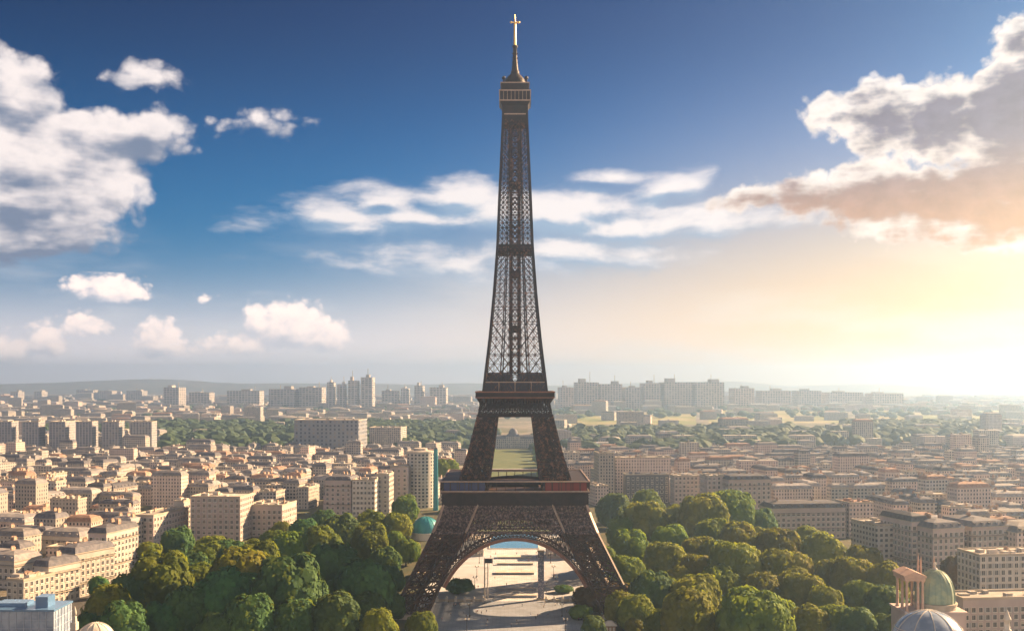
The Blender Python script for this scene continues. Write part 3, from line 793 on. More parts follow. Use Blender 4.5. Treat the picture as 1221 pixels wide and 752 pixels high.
# hazy woods that read as masses
def wood(name, label, regs, seed, count, lo=12, hi=20):
    rg = random.Random(seed); vs = []; fs = []
    bm = bmesh.new(); bmesh.ops.create_icosphere(bm, subdivisions=2, radius=1); base = [v.co.copy() for v in bm.verts]; bf = [tuple(v.index for v in f.verts) for f in bm.faces]; bm.free()
    for _ in range(count):
        px0, px1, d0, d1 = rg.choice(regs)
        d = rg.uniform(d0, d1); px = rg.uniform(px0, px1) + rg.gauss(0, 6); x = (px - CX) * d / F
        r = rg.uniform(11, 22); h = rg.uniform(lo, hi); o = len(vs); ph = rg.uniform(0, 50)
        for q in base:
            s = 1 + .35 * mnoise.noise(q * 1.7 + Vector((ph, 0, 0)))
            vs.append((x + q.x * r * s, d - D + q.y * r * s, h * .5 + q.z * h * .5 * s))
        fs += [tuple(i + o for i in f) for f in bf]
    me = bpy.data.meshes.new(name); me.from_pydata(vs, [], fs); me.update(); me.materials.append(WOOD)
    tag(link(name, me), label, 'woods', None, 'stuff')
WOOD = leaf_mat('wood_leaves', (.022, .045, .024), (.050, .075, .030), .15)
wood('woods', 'dense dark wood behind the six slab blocks', [(-60, 190, 2350, 2700), (190, 580, 1850, 2500), (190, 580, 2400, 3000), (430, 580, 2300, 2900)], 3, 1500, 16, 26)
wood('woods', 'long dark wood beyond the rooftops on the sunset side', [(640, 1290, 2000, 2650), (640, 940, 1850, 2500), (1010, 1200, 2650, 2950)], 4, 1300, 16, 26)
wood('woods', 'far pale woods below the horizon', [(-60, 1290, 3600, 7500)], 5, 1300, 12, 22)
# ------------------------------------------------------------------ buildings
def facade(name, walls, win=(.035, .04, .055), fw=2.9, fh=3.3, vary=.22, wx0=.28, wx1=.72, band=False):
    """stone or plaster front with a grid of windows, balcony lines and weathering, laid out in the building's own metres"""
    m, N, b = mat(name, walls[0], .85, 0, .2)
    co, no = objco(N)
    x, y, z = N.sep(co); nx_, ny_, nz_ = N.sep(no)
    side_ = N.m('GREATER_THAN', N.m('ABSOLUTE', nx_), N.m('ABSOLUTE', ny_))
    u = N.m('ADD', N.m('MULTIPLY', side_, y), N.m('MULTIPLY', N.m('SUBTRACT', 1.0, side_), x))
    r = rnd(N)
    fu = N.m('FRACT', N.m('ADD', N.m('DIVIDE', u, fw), 100.5)); fv = N.m('FRACT', N.m('DIVIDE', z, fh))
    def between(v, a, c): return N.m('MULTIPLY', N.m('GREATER_THAN', v, a), N.m('LESS_THAN', v, c))
    w = N.m('MULTIPLY', between(fu, wx0, wx1), between(fv, .26, .80))
    w = N.m('MULTIPLY', w, N.m('LESS_THAN', N.m('ABSOLUTE', nz_), .5))
    # some panes are shuttered or curtained
    cell = N.n.new('ShaderNodeTexWhiteNoise'); cell.noise_dimensions = '3D'
    N.put(cell.inputs['Vector'], N.xyz(N.m('FLOOR', N.m('ADD', N.m('DIVIDE', u, fw), 100.5)), N.m('FLOOR', N.m('DIVIDE', z, fh)), N.m('ADD', side_, N.m('MULTIPLY', r, 50))))
    cv = cell.outputs['Value']
    wall = N.mix(N.step(r, .0, 1.0, 0, 1, False), walls[0], walls[1])
    wall = N.mix(N.m('MULTIPLY', N.step(N.noise(N.v('MULTIPLY', co, (1, 1, .25)), .22, 4, .6), .4, .7), .35), wall, tuple(q * .62 for q in walls[0]))
    wall = N.mix(N.m('MULTIPLY', N.m('LESS_THAN', fv, .09), .35), wall, tuple(q * .5 for q in walls[0]))
    pane = N.mix(N.m('GREATER_THAN', cv, .72), win, (.22, .20, .17))
    c = N.mix(w, wall, pane)
    N.put(b.inputs['Base Color'], c); N.put(b.inputs['Roughness'], N.m('MULTIPLY_ADD', w, -.6, .85)); return m
WALL_C = facade('cream_wall', ((.38, .36, .335), (.33, .31, .29)))
WALL_P = facade('haze_pink_wall', ((.55, .45, .41), (.60, .51, .47)))  # pink of the warm haze put into the wall colour
WALL_G = facade('grey_wall', ((.40, .38, .37), (.48, .45, .42)), fw=3.3, wx0=.2, wx1=.8)
WALL_W = facade('white_wall', ((.45, .435, .41), (.38, .36, .34)), fw=3.6, wx0=.22, wx1=.78)
WALL_FAR = facade('haze_white_far_wall', ((.55, .54, .53), (.48, .46, .45)), fw=15, fh=8, wx0=.12, wx1=.88)  # whitened to carry the brightness of distant haze
WALL_SLAB = facade('shade_blue_slab_wall', ((.30, .31, .34), (.33, .33, .36)), fw=5, fh=4)  # bluish shade of the slab fronts put into the wall colour
WALL_FARP = facade('haze_pink_far_wall', ((.55, .46, .41), (.50, .42, .38)), fw=12, fh=8, wx0=.15, wx1=.85)  # warm haze tint put into the far walls
PLAIN_C = noisy('cream_plaster', (.44, .42, .39), (.36, .34, .32), .12, .85, vary=.1, streak=.3)
PLAIN_P = noisy('mauve_plaster', (.46, .39, .375), (.40, .34, .33), .12, .85, vary=.1, streak=.3)
PLAIN_W = noisy('white_plaster', (.58, .56, .53), (.50, .48, .45), .12, .85, vary=.1, streak=.3)
ZINC = noisy('zinc_roof', (.17, .17, .19), (.27, .26, .26), .3, .8, 0, vary=.3)
SLATE = noisy('slate_roof', (.075, .08, .10), (.13, .13, .15), .4, .8, vary=.25)
TILE = noisy('clay_roof', (.24, .15, .11), (.33, .22, .17), .4, .85, vary=.2)
FLAT = noisy('flat_roof', (.30, .28, .26), (.42, .39, .35), .25, .9, vary=.3)
ROOFS = [ZINC, SLATE, ZINC, TILE, FLAT, ZINC, SLATE, ZINC, FLAT, FLAT]
CHIM = noisy('chimney_brick', (.30, .19, .14), (.42, .33, .26), .6, .9, vary=.2)

def mansard(mb, w, d, z, h, o=.4, mi=0):
    """a steep lower slope and a shallow upper one, footprint w x d centred on the origin"""
    a, b_, t = w / 2 + o, d / 2 + o, min(w, d) * .11
    lv = [(a, b_, z), (a - t, b_ - t, z + h * .68), (max(.6, a - t - d * .24), max(.4, b_ - t - d * .24), z + h)]
    vs = [];
    for (p, q, zz) in lv: vs += [(-p, -q, zz), (p, -q, zz), (p, q, zz), (-p, q, zz)]
    fs = [(8, 9, 10, 11), (3, 2, 1, 0)]
    for l in (0, 4):
        for k in range(4): fs.append((l + k, l + (k + 1) % 4, l + 4 + (k + 1) % 4, l + 4 + k))
    mb.add(vs, fs, mi)
def roof_clutter(mb, w, d, z, n, rg, mi=0):
    for _ in range(n):
        x, y = rg.uniform(-.4, .4) * w, rg.uniform(-.38, .38) * d; a, b_, h = rg.uniform(.8, 3), rg.uniform(.8, 2.5), rg.uniform(.8, 2.6)
        mb.box(x - a, y - b_, z, x + a, y + b_, z + h, mi)

WIN = MB(); WIN.box(-.9, -.16, -1.1, .9, .0, -.92, 1); WIN.box(-.9, -.16, .95, .9, .0, 1.1, 1); WIN.box(-.9, -.16, -.92, -.74, 0, .95, 1); WIN.box(.74, -.16, -.92, .9, 0, .95, 1)
WIN.box(-.05, -.10, -.92, .05, 0, .95, 1); WIN.box(-.74, -.06, -.92, .74, 0.0, .95, 0); WIN.box(-1.05, -.42, -1.28, 1.05, 0, -1.1, 1)
CURTAIN = mat('curtain', (.34, .31, .27), .9)[0]; SHUT = mat('shutter_paint', (.30, .31, .32), .7)[0]
WIN_ME = WIN.mesh('window', [GLASS_DARK, WINFRAME])
W2 = MB(); W2.v, W2.f, W2.mi, W2.smooth = list(WIN.v), list(WIN.f), list(WIN.mi), list(WIN.smooth); W2.box(-.74, -.09, .0, .74, -.062, .95, 2)
W3 = MB(); W3.v, W3.f, W3.mi, W3.smooth = list(WIN.v), list(WIN.f), list(WIN.mi), list(WIN.smooth)
for s_ in (-1, 1): W3.box(s_ * 1.25 - .33, -.12, -1.0, s_ * 1.25 + .33, 0, 1.0, 2)
WIN_SET = [WIN_ME, WIN_ME, W2.mesh('window', [GLASS_DARK, WINFRAME, CURTAIN]), W3.mesh('window', [GLASS_DARK, WINFRAME, SHUT])]

city_rects = []          # (x, y, radius) taken
def place_block(x, y, w, d, h, rz, roof, wallm, roofm, label, group, rg, name='apartment_block', windows=None, chim=True, wall_plain=None, extra=None):
    o = empty(name, (x, y, 0), rz); tag(o, label, 'building', group)
    mb = MB(); mb.box(-w / 2, -d / 2, 0, w / 2, d / 2, h)
    mb.build('wall', wall_plain if windows else wallm, o)
    # cornice
    mb = MB(); e = .45
    if roof == 'mansard':
        mb.box(-w / 2 - e, -d / 2 - e, h, w / 2 + e, d / 2 + e, h + .5)
    else:
        t = .5
        mb.box(-w / 2 - .2, -d / 2 - .2, h, w / 2 + .2, -d / 2 + t, h + 1.2); mb.box(-w / 2 - .2, d / 2 - t, h, w / 2 + .2, d / 2 + .2, h + 1.2)
        mb.box(-w / 2 - .2, -d / 2 + t, h, -w / 2 + t, d / 2 - t, h + 1.2); mb.box(w / 2 - t, -d / 2 + t, h, w / 2 + .2, d / 2 - t, h + 1.2)
    mb.build('cornice', STONE, o)
    mb = MB()
    if roof == 'mansard':
        rh = min(4.6, d * .30); mansard(mb, w, d, h + .5, rh)
        # dormers on the long sides
        nd = max(2, int(w / 5))
        for k in range(nd):
            xx = -w / 2 + w * (k + .5) / nd
            for s in (-1, 1): mb.box(xx - .7, s * (d / 2 - .9) - .8, h + .9, xx + .7, s * (d / 2 - .9) + .8, h + 2.9)
    else:
        mb.box(-w / 2 + .5, -d / 2 + .5, h, w / 2 - .5, d / 2 - .5, h + .35); roof_clutter(mb, w, d, h + .3, rg.randint(3, 7), rg)
    rf = mb.build('roof', roofm, o)
    if chim:
        for _ in range(rg.randint(1, 3)):
            mb = MB(); xx = rg.uniform(-.42, .42) * w; top = h + (min(4.6, d * .30) + 2.2 if roof == 'mansard' else 2.6)
            mb.box(xx - .5, -1.6, h + .3, xx + .5, 1.6, top)
            for q in (-1.1, -.4, .3, 1.0): mb.box(xx - .2, q - .2, top, xx + .2, q + .2, top + .8)
            mb.build('chimney', CHIM, rf)
    if extra: extra(o, w, d, h)
    if windows and roof == 'mansard':
        for z in (h * .30, h * .82):
            mb = MB(); e = .75
            mb.box(-w / 2 - e, -d / 2 - e, z, w / 2 + e, d / 2 + e, z + .28, 0)
            for (x0, y0, x1, y1) in ((-w / 2 - e, -d / 2 - e, w / 2 + e, -d / 2 - e + .08), (-w / 2 - e, d / 2 + e - .08, w / 2 + e, d / 2 + e), (-w / 2 - e, -d / 2 - e + .09, -w / 2 - e + .08, d / 2 + e - .09), (w / 2 + e - .08, -d / 2 - e + .09, w / 2 + e, d / 2 + e - .09)):
                mb.box(x0, y0, z + .95, x1, y1, z + 1.1, 1); mb.box(x0, y0, z + .55, x1, y1, z + .64, 1)
            mb.build('balcony', [STONE, IRON_DARK], o)
    if windows:
        faces, pitch, fh, z0 = windows
        spots = []
        for fc in faces:
            L = w if fc == 'f' else d
            n = max(1, int((L - 1.2) / pitch))
            for k in range(n):
                t = -L / 2 + L * (k + .5) / n; zz = z0
                while zz < h - 1.6:
                    spots.append({'f': ((t, -d / 2 + .02, zz), 0), 'r': ((w / 2 - .02, t, zz), R(90)), 'l': ((-w / 2 + .02, t, zz), R(-90))}[fc]); zz += fh
        sc = min(1.3, pitch / 2.7)
        for loc, r_ in spots[:99]:
            q = link('window', rg.choice(WIN_SET), o); q.location = loc; q.rotation_euler = (0, 0, r_); q.scale = (sc, 1, sc)
        if spots[99:]:
            wv = MB()
            for loc, r_ in spots[99:]:
                ca, sa = cos(r_), sin(r_); oo = len(wv.v)
                wv.v += [(loc[0] + p[0] * sc * ca - p[1] * sa, loc[1] + p[0] * sc * sa + p[1] * ca, loc[2] + p[2] * sc) for p in WIN.v]
                wv.f += [tuple(i + oo for i in f) for f in WIN.f]; wv.mi += WIN.mi; wv.smooth += WIN.smooth
            tag(wv.build('window', [GLASS_DARK, WINFRAME], o), kind='stuff')
    city_rects.append((x, y, sqrt(w * w + d * d) / 2))
    return o

def hero(px0, px1, base, top, depth, rz, roof, wallm, roofm, label, name='apartment_block', windows=None, plain=PLAIN_C, chim=True, extra=None, group=None):
    """front face between px0 and px1 standing on row base, its eaves on row top"""
    a, b_ = at(px0, base), at(px1, base); mid = (a + b_) / 2
    w = (b_ - a).length / max(.5, cos(R(rz))); h = (base - top) * (mid.y + D) / F
    c = mid + Vector((-sin(R(rz)) * depth / 2, cos(R(rz)) * depth / 2, 0))
    return place_block(c.x, c.y, w, depth, h, R(rz), roof, wallm, roofm, label, group, random.Random(int(px0 * 7 + base)), name, windows, chim, plain, extra)

WF = (('f', 'r'), 3.6, 3.9, 3.2)
WR_ = (('f', 'l'), 3.6, 3.9, 3.2)
def W_(faces, pitch, fh): return (faces, pitch * .74, fh * .82, 2.6)
# the blocks that close the park on the shaded side
hero(226, 287, 645, 593, 30, -6, 'flat', WALL_G, FLAT, 'tall mauve slab block with a busy flat roof at the edge of the park', plain=PLAIN_P, windows=W_('fr', 5.2, 5.0))
hero(293, 337, 640, 603, 34, -8, 'flat', WALL_G, FLAT, 'square mauve block with a sunlit cream flank beside the tall slab', plain=PLAIN_P, windows=W_('fr', 5.4, 5.2))
hero(387, 419, 614, 573, 30, -8, 'mansard', WALL_P, SLATE, 'pink block with a steep dark roof behind the park trees', plain=PLAIN_P, windows=W_('fr', 5.6, 5.0))
hero(420, 447, 615, 573, 20, -4, 'flat', WALL_W, FLAT, 'white-framed block with a dark banded window front, joined to the pink block', plain=PLAIN_W, windows=W_('fr', 4.2, 5.6))
hero(449, 463, 612, 566, 24, -6, 'flat', WALL_C, FLAT, 'narrow cream block next to the white-framed block', plain=PLAIN_C, windows=W_('fr', 4.6, 5.4))
hero(465, 486, 607, 557, 30, -4, 'flat', WALL_P, FLAT, 'grey-mauve block between the narrow cream block and the round-ended tower', plain=PLAIN_P, windows=W_('f', 5.4, 5.2))
hero(155, 184, 652, 615, 52, -12, 'flat', WALL_P, FLAT, 'low mauve block with a long sunlit side behind the dark park tree', plain=PLAIN_P, windows=W_('fr', 5.4, 5.4))
hero(207, 219, 640, 598, 16, -10, 'flat', WALL_C, FLAT, 'slim cream tower block standing just before the tall slab', plain=PLAIN_C, windows=W_('fr', 4.6, 5.0))
hero(104, 128, 692, 636, 34, -14, 'mansard', WALL_C, SLATE, 'tall corner house with a bright sunlit flank where the park begins', plain=PLAIN_P, windows=W_('fr', 4.6, 4.6))
hero(66, 92, 712, 660, 30, -24, 'mansard', WALL_C, SLATE, 'cream street house with dark roof next to the tall corner house', plain=PLAIN_C, windows=W_('fr', 4.4, 4.4))
hero(38, 60, 722, 676, 22, -24, 'mansard', WALL_C, SLATE, 'cream street house with shaded front, second from the tall corner house', plain=PLAIN_C, windows=W_('fr', 4.2, 4.2))
hero(6, 30, 734, 692, 22, -20, 'flat', WALL_C, FLAT, 'honey-coloured corner house above the blue glass roof', plain=PLAIN_C, windows=W_('fr', 4.2, 4.2))
hero(-40, 22, 700, 668, 22, -20, 'mansard', WALL_C, ZINC, 'long pale house with grey roof behind the honey-coloured house', plain=PLAIN_C, windows=W_('fr', 5.2, 4.8))
hero(42, 98, 672, 640, 24, -16, 'mansard', WALL_C, ZINC, 'wide cream house with zinc roof behind the street houses', plain=PLAIN_C, windows=W_('fr', 5.4, 4.8))
hero(-30, 34, 650, 622, 26, -18, 'mansard', WALL_P, ZINC, 'long pinkish house at the picture edge, two rows behind the street', plain=PLAIN_P)
hero(52, 84, 606, 585, 30, -10, 'flat', WALL_C, FLAT, 'pale block rising above the rooftops behind the street houses', plain=PLAIN_C)
# round-ended tower and its slim mast
def round_tower():
    a = at(500, 606); d = a.y + D; s = d / F
    o = empty('round_tower_block', (a.x, a.y + 14, 0)); tag(o, 'cream round-ended tower block close behind the teal dome', 'building')
    h = 66 * s; r = 16.5 * s
    mb = MB(); mb.lathe([(r, 0), (r, h)], 28); mb.build('wall', WALL_W, o)
    mb = MB(); mb.lathe([(r + .5, h), (r + .5, h + 1.2), (r - 1, h + 1.6), (r * .5, h + 1.7), (r * .5, h + 4), (.1, h + 4.2)], 28, smooth=False); mb.build('roof', FLAT, o)
    city_rects.append((a.x, a.y + 14, r + 3))
    b = at(519, 609); h2 = 72 * s
    o = empty('glass_mast', (b.x, b.y + 6, 0)); tag(o, 'slim blue-green glass mast rising beside the round-ended tower block', 'tower')
    mb = MB(); mb.box(-2.3, -2.3, 0, 2.3, 2.3, h2, taper=.8); mb.build('shaft', TEAL, o)
    mb = MB(); mb.box(-2.0, -2.0, h2, 2.0, 2.0, h2 + 2.0, taper=.4); mb.build('cap', ZINC, o)
    # the teal dome
    c = at(506, 645); d = c.y + D; s = d / F
    o = empty('domed_hall', (c.x, c.y + 14, 0)); tag(o, 'low hall with a smooth teal dome behind the shaded tower leg', 'building')
    r = 17.5 * s
    mb = MB(); mb.lathe([(r * 1.04, 0), (r * 1.04, 4.6), (r * 1.08, 4.7), (r * 1.08, 5.4), (r, 5.5)], 32, smooth=False); mb.build('wall', PLAIN_W, o)
    mb = MB(); mb.lathe([(r * cos(t), 5.4 + r * 1.05 * sin(t)) for t in np.linspace(0, pi / 2 - .01, 14)], 32)
    for k in range(16):
        aa = 2 * pi * k / 16; mb.poly([(r * 1.005 * cos(t) * cos(aa), r * 1.005 * cos(t) * sin(aa), 5.4 + r * 1.055 * sin(t)) for t in np.linspace(0, 1.5, 10)], .3, .3)
    mb.build('dome', TEAL, o)
    city_rects.append((c.x, c.y + 14, r + 4))
round_tower()
# sunset side
hero(714, 733, 596, 541, 34, 4, 'flat', WALL_C, FLAT, 'tall pale slab end lit cream beside the tower, tallest of its row', plain=PLAIN_C)
hero(734, 800, 592, 546, 26, 4, 'flat', WALL_P, FLAT, 'long pinkish block joined to the tall pale slab', plain=PLAIN_P)
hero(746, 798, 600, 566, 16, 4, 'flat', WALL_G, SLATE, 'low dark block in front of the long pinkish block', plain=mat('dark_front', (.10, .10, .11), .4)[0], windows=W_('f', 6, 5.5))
hero(804, 842, 603, 568, 20, 4, 'flat', WALL_G, FLAT, 'grey block with a dark shaded front next to the low dark block', plain=PLAIN_P, windows=W_('fl', 5, 5))
hero(843, 866, 610, 568, 26, 6, 'flat', WALL_P, FLAT, 'narrow pink block beside the grey block', plain=PLAIN_P, windows=W_('fl', 5, 5))
hero(868, 920, 612, 572, 24, 8, 'mansard', WALL_P, SLATE, 'wide pinkish block with dark roof behind the tree line', plain=PLAIN_P, windows=W_('fl', 5.4, 5))
hero(918, 1010, 642, 606, 26, 7, 'mansard', WALL_P, SLATE, 'broad many-windowed block with slate roof at the edge of the sunlit grove', plain=PLAIN_P, windows=W_('f', 5.2, 5.0))
hero(1012, 1042, 640, 600, 24, 10, 'flat', WALL_P, TILE, 'plain brownish block between the broad block and the pale gable', plain=PLAIN_P)
hero(1044, 1082, 684, 626, 30, 14, 'flat', WALL_W, FLAT, 'pale blank-sided building behind the two conifers', plain=PLAIN_W)
hero(1086, 1108, 690, 622, 34, 14, 'mansard', WALL_P, SLATE, 'narrow tall pink house with dark roof behind the domed pavilion', plain=PLAIN_P, windows=W_('fl', 4.6, 4.4))
hero(1110, 1152, 694, 630, 30, 16, 'mansard', WALL_P, SLATE, 'tall pink apartment house with dark mansard behind the brownish tree', plain=PLAIN_P, windows=W_('fl', 4.6, 4.6))
hero(1156, 1205, 690, 628, 34, 16, 'mansard', WALL_P, SLATE, 'tall pink corner house with many windows near the picture edge', plain=PLAIN_P, windows=W_('fl', 4.8, 4.6))
hero(1208, 1280, 690, 634, 34, 16, 'mansard', WALL_P, ZINC, 'grey-roofed house cut by the picture edge', plain=PLAIN_P)
hero(1166, 1250, 728, 662, 22, 8, 'flat', WALL_W, FLAT, 'pale building with a framed dark window field near the picture edge', plain=PLAIN_W, windows=W_('fl', 4.6, 4.4))
hero(1146, 1260, 768, 714, 18, 6, 'flat', WALL_P, FLAT, 'low brown terrace building with a balustrade by the green dome', plain=PLAIN_P, windows=W_('fl', 4.2, 4.2))

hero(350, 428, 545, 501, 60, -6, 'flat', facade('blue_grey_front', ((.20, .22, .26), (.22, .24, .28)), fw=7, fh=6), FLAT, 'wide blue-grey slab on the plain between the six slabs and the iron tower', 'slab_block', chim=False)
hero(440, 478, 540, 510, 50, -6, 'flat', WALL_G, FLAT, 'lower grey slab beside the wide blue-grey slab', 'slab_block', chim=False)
hero(664, 692, 566, 540, 40, 4, 'flat', WALL_W, FLAT, 'yellowish block just past the upper tower leg, beside the tall pale slab', chim=False)
def plant(o, w, d, h):
    mb = MB(); q = random.Random(int(w * 10 + h))
    x = q.uniform(-.25, .25) * w; mb.box(x - w * .14, -d * .25, h, x + w * .14, d * .25, h + h * q.uniform(.05, .16)); x = q.uniform(-.3, .3) * w; mb.bar((x, 0, h), (x, 0, h + h * q.uniform(.15, .4)), 2.2)
    mb.build('roof_plant', FLAT, o)
# six slabs in a row on the plain
for i, (a, b_, l) in enumerate(((-14, 14, 'first of the row at the picture edge'), (26, 46, 'second from the picture edge'), (58, 78, 'third from the picture edge, widest sunlit flank'), (90, 110, 'fourth from the picture edge'), (121, 142, 'fifth from the picture edge'), (154, 181, 'last of the row towards the tower'))):
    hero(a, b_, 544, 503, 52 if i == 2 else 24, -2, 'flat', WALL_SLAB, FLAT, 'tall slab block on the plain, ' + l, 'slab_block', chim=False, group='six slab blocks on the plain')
for (a, b_, base, top, dp, rz, l) in ((390, 398, 489, 456, 40, -4, 'pale slim far tower, first of the stepped white cluster'), (402, 411, 489, 459, 40, -4, 'pale far tower, lower one of the stepped white cluster'), (415, 426, 489, 454, 50, -4, 'tall pale far tower within the stepped white cluster'), (430, 444, 489, 450, 60, -4, 'tallest and whitest far tower of the stepped cluster'), (320, 352, 488, 464, 60, -10, 'pale far block next to the stepped white cluster'), (194, 214, 487, 462, 60, -16, 'far twin-looking tower block above the plain'), (250, 258, 507, 494, 30, -10, 'small white tower block in the pale wood'),
        (12, 22, 480, 467, 60, -10, 'small pale far tower at the picture edge'), (40, 50, 480, 467, 60, -10, 'small pale far tower, second from the picture edge'), (90, 112, 478, 465, 60, -12, 'pinkish low far block above the six slabs'), (116, 134, 478, 466, 60, -12, 'pinkish far block beside the low one'), (150, 170, 480, 466, 60, -12, 'far cream block beyond the last slab'),
        (478, 486, 486, 463, 60, -5, 'thin white far tower beside the iron tower, shaded side'), (494, 504, 486, 460, 60, -5, 'second thin far tower nearer the iron tower'), (512, 532, 486, 462, 60, -5, 'hazy far block just beside the iron tower'), (455, 474, 486, 466, 60, -5, 'low hazy far block beside the stepped white cluster'), (225, 250, 486, 468, 60, -8, 'low hazy block by the far tower block'), (270, 310, 486, 466, 60, -8, 'long pale far block between the far towers'), (356, 384, 488, 462, 60, -8, 'hazy far block touching the stepped white cluster'),
        (668, 684, 488, 462, 80, 6, 'hazy far block just past the iron tower, sunset side'), (688, 714, 489, 456, 90, 6, 'tall round-shouldered hazy block on the sunset skyline'), (716, 742, 489, 458, 90, 6, 'hazy slab next to the round-shouldered block'), (745, 764, 489, 462, 90, 6, 'hazy block with a sunlit edge, mid skyline'), (768, 788, 489, 457, 90, 6, 'tall hazy slab of the sunset skyline, middle one'), (792, 826, 489, 456, 110, 6, 'broad hazy slab of the sunset skyline'), (829, 864, 489, 456, 110, 6, 'pinkish broad slab ending the sunset skyline row'),
        (876, 900, 488, 463, 90, 6, 'lower hazy block after the skyline row'), (908, 944, 487, 466, 90, 6, 'long low pink block towards the sun'), (952, 980, 486, 466, 90, 6, 'pink block farther towards the sun'), (988, 1030, 486, 468, 90, 6, 'low orange block towards the sun'), (1040, 1078, 486, 469, 90, 6, 'low orange block deepest in the sun glow')):
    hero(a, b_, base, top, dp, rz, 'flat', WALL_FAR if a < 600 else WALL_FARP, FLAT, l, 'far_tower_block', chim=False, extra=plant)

# the sea of roofs: nearest blocks one by one, the rest as a mass
rg = random.Random(21)
def free(x, y, r):
    d = y + D; px = CX + x * F / d
    if abs(x) < 62 + r: return False
    for (a, b_, q) in trees_xy:
        if (a - x) ** 2 + (b_ - y) ** 2 < (q * .8 + r * .8) ** 2: return False
    for (a, b_, q) in city_rects:
        if (a - x) ** 2 + (b_ - y) ** 2 < (q * .72 + r * .72) ** 2: return False
    base = HY + F * H / d
    if base > 655 and 110 < px < 1060: return False        # the park
    if (150 < px < 525 and base > 606) or (700 < px < 1050 and base > 602): return False
    if base > 700: return False
    return True
cand = []
d = 690.0
while d < 1760:
    half = d * .50
    x = -half + rg.uniform(0, 20)
    while x < half:
        ang = R(-12 if x < 0 else 10) + R(rg.uniform(-5, 5)) + (R(90) if rg.random() < .22 else 0)
        w = rg.choice((16, 20, 24, 28, 34, 42)) * rg.uniform(.9, 1.1); dp = rg.uniform(11, 17)
        cand.append((d + rg.uniform(-7, 7), x + rg.uniform(-4, 4), w, dp, ang)); x += w * (1.02 if rg.random() < .75 else rg.uniform(1.2, 1.6))
    d += rg.uniform(23, 31)
cand.sort()
TONE = {'c': ('cream', WALL_C), 'p': ('pinkish', WALL_P), 'g': ('greyish', WALL_G), 'w': ('whitish', WALL_W)}
RNAME = {ZINC.name: 'zinc', SLATE.name: 'slate', TILE.name: 'clay', FLAT.name: 'flat'}
rest = []; kept = 0; houses = []
for (d, x, w, dp, ang) in cand:
    y = d - D
    if not free(x, y, sqrt(w * w + dp * dp) / 2): continue
    h = rg.choice((13, 15, 16, 17, 18, 19, 20, 22)) + rg.uniform(-1, 1)
    if rg.random() < .09: h *= rg.uniform(1.4, 2.0)
    tone = rg.choice('ccpwg' if x < 0 else 'pppgw'); rm = rg.choice(ROOFS); roof = 'flat' if rm is FLAT else 'mansard'
    if kept < 250:
        lab = '%s %s house with %s roof' % ('tall' if h > 23 else ('long' if w > 27 else 'low'), TONE[tone][0], RNAME[rm.name])
        houses.append(place_block(x, y, w, dp, h, ang, roof, TONE[tone][1], rm, lab, 'town houses on the %s side' % ('shaded' if x < 0 else 'sunset'), rg, 'town_house', chim=True)); kept += 1
    else:
        rest.append((x, y, w, dp, h, ang, tone, rm, roof)); city_rects.append((x, y, sqrt(w * w + dp * dp) / 2))
MARKS = [(256, 630, 'the tall mauve slab block'), (315, 640, 'the square mauve block'), (403, 612, 'the pink steep-roofed block'), (434, 612, 'the white-framed block'), (500, 600, 'the round-ended tower block'), (170, 648, 'the low mauve block'),
         (116, 685, 'the tall corner house'), (18, 730, 'the honey-coloured corner house'), (70, 668, 'the wide zinc-roofed house'), (68, 604, 'the pale lone block'), (168, 546, 'the last of the six slabs'), (68, 546, 'the third of the six slabs'), (389, 548, 'the wide blue-grey slab'), (459, 546, 'the lower grey slab'),
         (723, 594, 'the tall pale slab end'), (770, 594, 'the long pinkish block'), (823, 602, 'the grey dark-fronted block'), (894, 610, 'the wide slate-roofed block'), (964, 640, 'the broad many-windowed block'), (1062, 682, 'the pale blank-sided building'), (1130, 690, 'the tall pink apartment house'), (1180, 688, 'the tall pink corner house'), (1240, 690, 'the grey-roofed house at the edge')]
cells = {}
for o in houses:
    p = o.location
    q = min(MARKS, key=lambda m_: (at(m_[0], m_[1]) - p).length); v = p - at(q[0], q[1])
    rel = ('behind' if v.y > 0 else 'in front of') if abs(v.y) > abs(v.x) else ('on the sunset side of' if v.x > 0 else 'on the shaded side of')
    cells.setdefault((q[2], rel), []).append((v.length, o))
for (nm, rel), L in cells.items():
    L.sort(key=lambda q: q[0])
    for i, (_, o) in enumerate(L): t_ = '%s, %s %s %s' % (o['label'], ORD[min(i, 19)], rel, nm); o['label'] = t_ if len(t_.split()) <= 16 else t_.replace(' with ', ', ').replace('on the sunset side of', 'sunward of').replace('on the shaded side of', 'shadeward of')
mats_all = [WALL_C, WALL_P, WALL_G, WALL_W, ZINC, SLATE, TILE, FLAT]
def mass(name, label, lst):
    mb = MB()
    for (x, y, w, dp, h, ang, tone, rm, roof) in lst:
        sub_ = MB(); sub_.box(-w / 2, -dp / 2, 0, w / 2, dp / 2, h, 'cpgw'.index(tone))
        if roof == 'mansard':
            mansard(sub_, w, dp, h + .1, min(4.4, dp * .3), .3, mats_all.index(rm)); xx = rg.uniform(-.4, .4) * w; sub_.box(xx - .6, -1.5, h, xx + .6, 1.5, h + min(4.4, dp * .3) + 2, 2)
        else:
            sub_.box(-w / 2 + .6, -dp / 2 + .6, h + .05, w / 2 - .6, dp / 2 - .6, h + .4, 7); sub_.box(-2, -2, h + .4, 2, 2, h + 3, 3)
        ca, sa = cos(ang), sin(ang); o = len(mb.v)
        mb.v += [(x + p[0] * ca - p[1] * sa, y + p[0] * sa + p[1] * ca, p[2]) for p in sub_.v]
        mb.f += [tuple(i + o for i in f) for f in sub_.f]; mb.mi += sub_.mi; mb.smooth += sub_.smooth
    tag(mb.build(name, mats_all), label, 'rooftops', None, 'stuff')
mass('rooftops', 'hazy sea of town rooftops stretching behind the park', rest)
far = []
